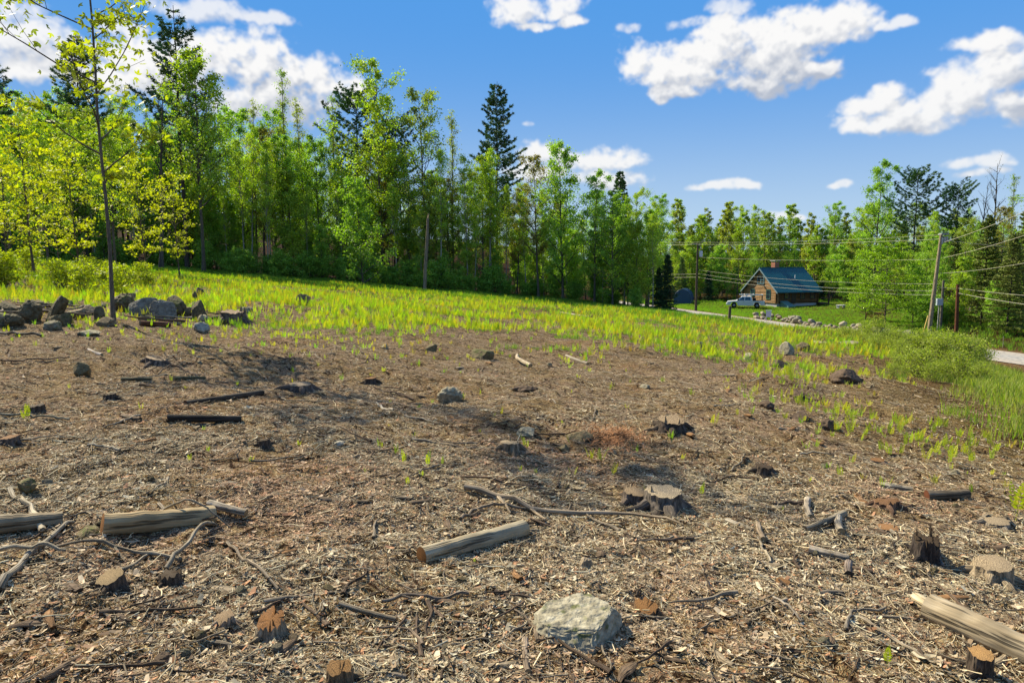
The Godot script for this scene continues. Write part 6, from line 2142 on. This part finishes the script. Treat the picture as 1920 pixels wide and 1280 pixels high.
func make_ferns() -> void:
	var lime := Color(0.58, 0.63, 0.05)
	var fresh := Color(0.42, 0.57, 0.05)
	var gold := Color(0.64, 0.55, 0.06)
	var tones := [lime, fresh, lime, gold, fresh * 0.9, lime * 0.9]
	var fronds := []
	for k in 6: fronds.append(frond_mesh(900 + k, tones[k] * Color(0.82, 0.80, 1.1)))
	var clumps := []
	for k in 6: clumps.append(fern_clump(950 + k, tones[k]))
	var r := RandomNumberGenerator.new()
	r.seed = 3131
	# single ones seen close by: px, py of the foot, height in the photograph
	var list := []
	for q in [[1660, 1248, 48], [803, 878, 30], [830, 874, 22], [757, 872, 26], [712, 842, 18], [762, 912, 24], [1125, 872, 30], [1148, 896, 28], [1108, 864, 26], [470, 866, 16], [358, 866, 14], [1898, 972, 72], [1702, 838, 28], [988, 842, 24], [1066, 838, 26], [1338, 800, 24], [1383, 782, 18], [1410, 780, 18], [685, 892, 12], [976, 888, 18], [1006, 890, 12], [1518, 905, 12], [1655, 920, 20], [1755, 912, 24], [1820, 928, 20], [1280, 868, 14], [890, 1054, 10], [488, 1096, 6], [126, 1208, 8], [870, 752, 14], [900, 742, 12], [1176, 770, 14], [1468, 958, 10], [560, 838, 12], [610, 884, 10]]:
		var p := at(q[0], q[1])
		list.append([p, q[2] * per_px(p) * 1.3])
	# and the field of them
	var field := []
	for n in 56000:
		var d := r.randf_range(5.5, 64.0)
		var x := r.randf_range(-0.85, 0.8) * d
		var start := 17.0 + 5.5 * smoothstep(2.0, 10.0, x) - 1.0 * smoothstep(-4.0, -10.0, x)
		var patch := nf.get_noise_2d(x * 0.45 + 90.0, d * 0.45) * 0.5 + 0.5
		var dens := smoothstep(start - 3.5, start + 11.0, d + 10.0 * (patch - 0.5)) * (0.1 + 1.2 * smoothstep(0.3, 0.65, patch)) * smoothstep(edge_d(x) - 3.0, edge_d(x) - 16.0, d)
		dens *= lerpf(1.0, 0.55, smoothstep(20.0, 45.0, d))
		var beside := smoothstep(2.2, 5.0, x - 0.05 * d) * smoothstep(6.5, 8.5, d) * smoothstep(0.30, 0.62, patch) * smoothstep(-1.5, -4.0, x - bank_x(d))
		dens = maxf(dens, beside * 0.30)
		var sprouts := smoothstep(10.5, 13.0, d) * smoothstep(1.0, -5.0, x)
		dens = maxf(dens, sprouts * 0.22)
		dens = maxf(dens, 0.012)
		if x > bank_x(d) + 1.0: continue
		if r.randf() > dens: continue
		var h := r.randf_range(0.12, 0.38) * lerpf(0.75, 1.2, smoothstep(11.0, 24.0, d))
		if dens < 0.1: h *= 0.6
		elif sprouts > 0.4 and d < start: h *= 0.72
		field.append([spot(x, -d), h])
	var seen := []
	var rest := []
	for f in field:
		var w := px_of(f[0])
		if w.x > 0 and w.x < 1920 and w.y < 1280: seen.append([f[1] / per_px(f[0]), f[0], f[1]])
		else: rest.append(f)
	seen.sort_custom(func(a, b): return a[0] > b[0])
	for i in seen.size():
		if i < 262: list.append([seen[i][1], seen[i][2]])
		else: rest.append([seen[i][1], seen[i][2]])
	for i in list.size():
		var p: Vector3 = list[i][0]
		var h: float = list[i][1]
		var o := thing("fern", p, r.randf() * TAU)
		var count := r.randi_range(2, 5) if h > 0.14 else r.randi_range(2, 3)
		for k in count:
			var f := obj("frond", fronds[r.randi() % 6], o)
			f.rotation.y = TAU * k / count + r.randf_range(-0.5, 0.5)
			f.scale = Vector3.ONE * h * r.randf_range(0.7, 1.1)
			f.position = Vector3(r.randf_range(-0.06, 0.06), -0.005, r.randf_range(-0.06, 0.06)) * h * 2.0
		var size := "tall" if h > 0.33 else "small" if h < 0.18 else "middling"
		later(o, "%s %s frond fern" % [size, ["two", "three", "four", "five"][count - 2]], "field", "fern", "ferns sprouting in the field")
	for k in 6:
		var places := []
		var tints := PackedColorArray()
		for i in range(k, rest.size(), 6):
			var h: float = rest[i][1]
			places.append(Transform3D(Basis(Vector3.UP, r.randf() * TAU).scaled(Vector3(h, h * r.randf_range(0.9, 1.15), h)), rest[i][0]))
			tints.append(Color(0.9, 0.62, 1.6) if r.randf() < 0.13 else Color(r.randf_range(0.75, 1.15), r.randf_range(0.8, 1.1), 1.2))
		tag(many("fern_growth", clumps[k], places, tints), "dense yellow green ferns covering the upper field", "ferns")
	print("ferns ", list.size(), " + ", rest.size())

func make_grass() -> void:
	var r := RandomNumberGenerator.new()
	r.seed = 77
	var tufts := [grass_tuft(1, 16, 0.5, Color(0.20, 0.34, 0.045)), grass_tuft(2, 14, 0.6, Color(0.26, 0.36, 0.05)), grass_tuft(3, 18, 0.5, Color(0.16, 0.31, 0.04))]
	var strip := [[], [], []]
	for n in 30000:
		var x := r.randf_range(-60.0, 16.0)
		var d := edge_d(x) + 2.0 - absf(r.randfn()) * 8.0
		if d < 26.0 or x > bank_x(d) + 3.0: continue
		var h := r.randf_range(0.18, 0.42)
		strip[n % 3].append(Transform3D(Basis(Vector3.UP, r.randf() * TAU).scaled(Vector3.ONE * h), spot(x, -d)))
	for k in 3: tag(many("meadow_grass", tufts[k], strip[k], PackedColorArray()), "green grass strip along the foot of the wood", "grass")
	# among the ferns
	var sparse := [[], [], []]
	for n in 9000:
		var d := r.randf_range(17.0, 55.0)
		var x := r.randf_range(-0.85, 0.6) * d
		if x > bank_x(d) or nf.get_noise_2d(x * 0.5, d * 0.5) < -0.05: continue
		var h := r.randf_range(0.10, 0.22)
		sparse[n % 3].append(Transform3D(Basis(Vector3.UP, r.randf() * TAU).scaled(Vector3.ONE * h), spot(x, -d)))
	for k in 3: tag(many("low_grass", tufts[k], sparse[k], PackedColorArray()), "low grass growing between the ferns", "grass")
	# the lawn
	var lawn := [[], [], []]
	for n in 14000:
		var d := r.randf_range(60.0, 120.0)
		var x := road_x(d) + 3.6 + r.randf() * r.randf() * 45.0
		if x > 0.5 * d + 8.0: continue
		var q := Vector2(x - 42.8, d - 108.7).rotated(0.379)
		if absf(q.x) < 6.0 and absf(q.y) < 3.3: continue
		var h := r.randf_range(0.12, 0.28)
		lawn[n % 3].append(Transform3D(Basis(Vector3.UP, r.randf() * TAU).scaled(Vector3.ONE * h), spot(x, -d)))
	var lush := [grass_tuft(4, 16, 0.7, Color(0.27, 0.46, 0.05)), grass_tuft(5, 14, 0.8, Color(0.33, 0.49, 0.06)), grass_tuft(6, 18, 0.7, Color(0.22, 0.42, 0.05))]
	for k in 3: tag(many("lawn_grass", lush[k], lawn[k], PackedColorArray()), "sunlit lawn grass around the cabin", "grass")
	var rank := [grass_tuft(7, 14, 0.9, Color(0.34, 0.38, 0.10)), grass_tuft(8, 12, 1.0, Color(0.40, 0.38, 0.14)), grass_tuft(9, 14, 0.8, Color(0.28, 0.38, 0.07))]
	# weeds on the bank above the road
	var weeds := [[], [], []]
	for n in 5200:
		var d := 7.0 * pow(6.5, r.randf())
		var s := r.randf_range(-2.6, 3.5)
		var x := bank_x(d) + s
		if r.randf() > smoothstep(-3.0, 0.0, s + 2.0 * nf.get_noise_2d(x * 0.6, d * 0.6)): continue
		var h := r.randf_range(0.10, 0.30) * (1.0 + 0.3 * smoothstep(-3.0, 0.0, s))
		weeds[n % 3].append(Transform3D(Basis(Vector3.UP, r.randf() * TAU).scaled(Vector3(h, h, h)), spot(x, -d)))
	for n in 9000:
		var d := r.randf_range(-3.0, 46.0)
		var s := r.randf_range(-0.5, 9.0) if d > 8.0 else r.randf_range(-1.0, 12.0)
		var x := bank_x(d) + s
		if absf(x - road_x(d)) < 4.2: continue
		weeds[n % 3].append(Transform3D(Basis(Vector3.UP, r.randf() * TAU).scaled(Vector3.ONE * r.randf_range(0.12, 0.34)), spot(x, -d)))
	for k in 3: tag(many("bank_grass", rank[k], weeds[k], PackedColorArray()), "rank grass on the bank above the road", "grass")
	# ground cover in the wood beyond the road
	var under := [[], [], []]
	for n in 5000:
		var d := r.randf_range(48.0, 122.0)
		var x := road_x(d) + 4.0 + r.randf() * 42.0
		if d > 60.0 and x < 0.5 * d + 6.0 and d < 114.0: continue
		under[n % 3].append(Transform3D(Basis(Vector3.UP, r.randf() * TAU).scaled(Vector3.ONE * r.randf_range(0.25, 0.7)), spot(x, -d)))
	for k in 3: tag(many("undergrowth", tufts[k], under[k], PackedColorArray()), "green undergrowth below the trees across the road", "undergrowth")
	# leafy bushes on the bank
	var bushes := []
	for k in 3: bushes.append(broadleaf({"seed": 60 + k, "h": 1.0, "spread": 0.62, "tint": Color(0.44, 0.47, 0.10), "tint2": Color(0.30, 0.38, 0.07), "base": 0.03, "branches": 12, "stems": 5, "per": 6, "leaf": 0.05, "low": 1.0, "r0": 0.010, "twigs": 3, "bark": Color(0.2, 0.16, 0.1)}))
	for n in 130:
		var d := 15.0 * pow(2.9, r.randf())
		var s := r.randf_range(-3.2, 2.0)
		var x := bank_x(d) + s
		if d < 17.0 and r.randf() < 0.5: continue
		var p := spot(x, -d)
		if px_of(p).x > 1845 or px_of(p).x < 1560: continue
		var o := thing("bank_bush", p, r.randf() * TAU)
		var b: Array = bushes[n % 3]
		o.scale = Vector3(1.0, r.randf_range(0.7, 1.2), 1.0) * r.randf_range(0.28, 0.78) * (1.35 if d > 19.0 and s > -1.5 else 1.0)
		obj("stem", b[0], o)
		obj("foliage", b[1], o)
		later(o, ("low " if o.scale.x < 0.5 else "full ") + "fresh green bush", "bank", "bush", "bushes on the bank above the road")
	mark("bank", "roadside utility pole", Vector3(39.3, -5, -64))
	mark("bank", "grassy crest", spot(18, -26))
	mark("bank", "near bank foot", spot(9.5, -12))
	mark("bank", "middle of the bank", spot(14, -19))
	# low yellow shrubs uphill
	var ys := []
	for k in 2: ys.append(broadleaf({"seed": 80 + k, "h": 1.6, "spread": 0.9, "tint": Color(0.52, 0.52, 0.04), "tint2": Color(0.36, 0.42, 0.04), "base": 0.05, "branches": 12, "stems": 4, "per": 4, "leaf": 0.11, "lobed": true, "low": 1.0, "r0": 0.016, "twigs": 3, "flat": 0.4}))
	for n in 18:
		var px := r.randf_range(-30, 330)
		var d := r.randf_range(21.0, 34.0)
		var p := spot((px - 960.0) / FOCAL * d, -d)
		var o := thing("yellow_shrub", p, r.randf() * TAU)
		o.scale = Vector3.ONE * r.randf_range(0.45, 1.0) * (0.75 if px > 180 else 1.0)
		obj("stem", ys[n % 2][0], o)
		obj("foliage", ys[n % 2][1], o)
		later(o, ("low " if o.scale.x < 0.55 else "") + "yellow green shrub", "wood", "shrub", "yellow shrubs among the uphill ferns")

func _ready() -> void:
	# camera
	var cam := Camera3D.new()
	cam.name = "camera"
	cam.position = EYE
	cam.rotation.x = deg_to_rad(PITCH)
	cam.fov = 53.13
	cam.near = 0.05
	cam.far = 2000.0
	add_child(cam)
	# sky, exposure
	var env := Environment.new()
	env.background_mode = Environment.BG_SKY
	var sky := Sky.new()
	var pano := PanoramaSkyMaterial.new()
	pano.panorama = make_sky()
	pano.energy_multiplier = 0.515
	sky.sky_material = pano
	env.sky = sky
	env.tonemap_mode = Environment.TONE_MAPPER_LINEAR
	env.tonemap_exposure = 1.95
	env.sdfgi_enabled = true
	env.ssao_enabled = true
	env.ssil_enabled = true
	var we := WorldEnvironment.new()
	we.name = "world"
	we.environment = env
	add_child(we)
	# sun: behind the wood, uphill
	var sun := DirectionalLight3D.new()
	sun.name = "sun"
	sun.light_color = Color(1.0, 0.955, 0.85)
	sun.light_energy = 1.6
	sun.light_angular_distance = 0.5
	sun.shadow_enabled = true
	add_child(sun)
	sun.look_at_from_position(Vector3(-0.756 * 0.743, 0.669, -0.654 * 0.743), Vector3.ZERO)

	rng.seed = 17
	nz.seed = 3
	nz.frequency = 0.22
	nz.fractal_octaves = 3
	nf.seed = 9
	nf.frequency = 0.35
	nf.fractal_octaves = 3
	nr.seed = 21
	nr.frequency = 0.12
	nr.fractal_octaves = 3
	make_materials()
	make_ground()
	make_stones()
	make_stumps()
	make_logs()
	make_sapling()
	make_trees()
	make_cabin()
	make_truck()
	make_roadside()
	make_sticks()
	needles_patch(1152, 825, 95, 1100, Color(0.34, 0.165, 0.075), "dead branch with bright orange needles by the dark stones")
	make_ferns()
	make_grass()
	litter()
	settle_labels()
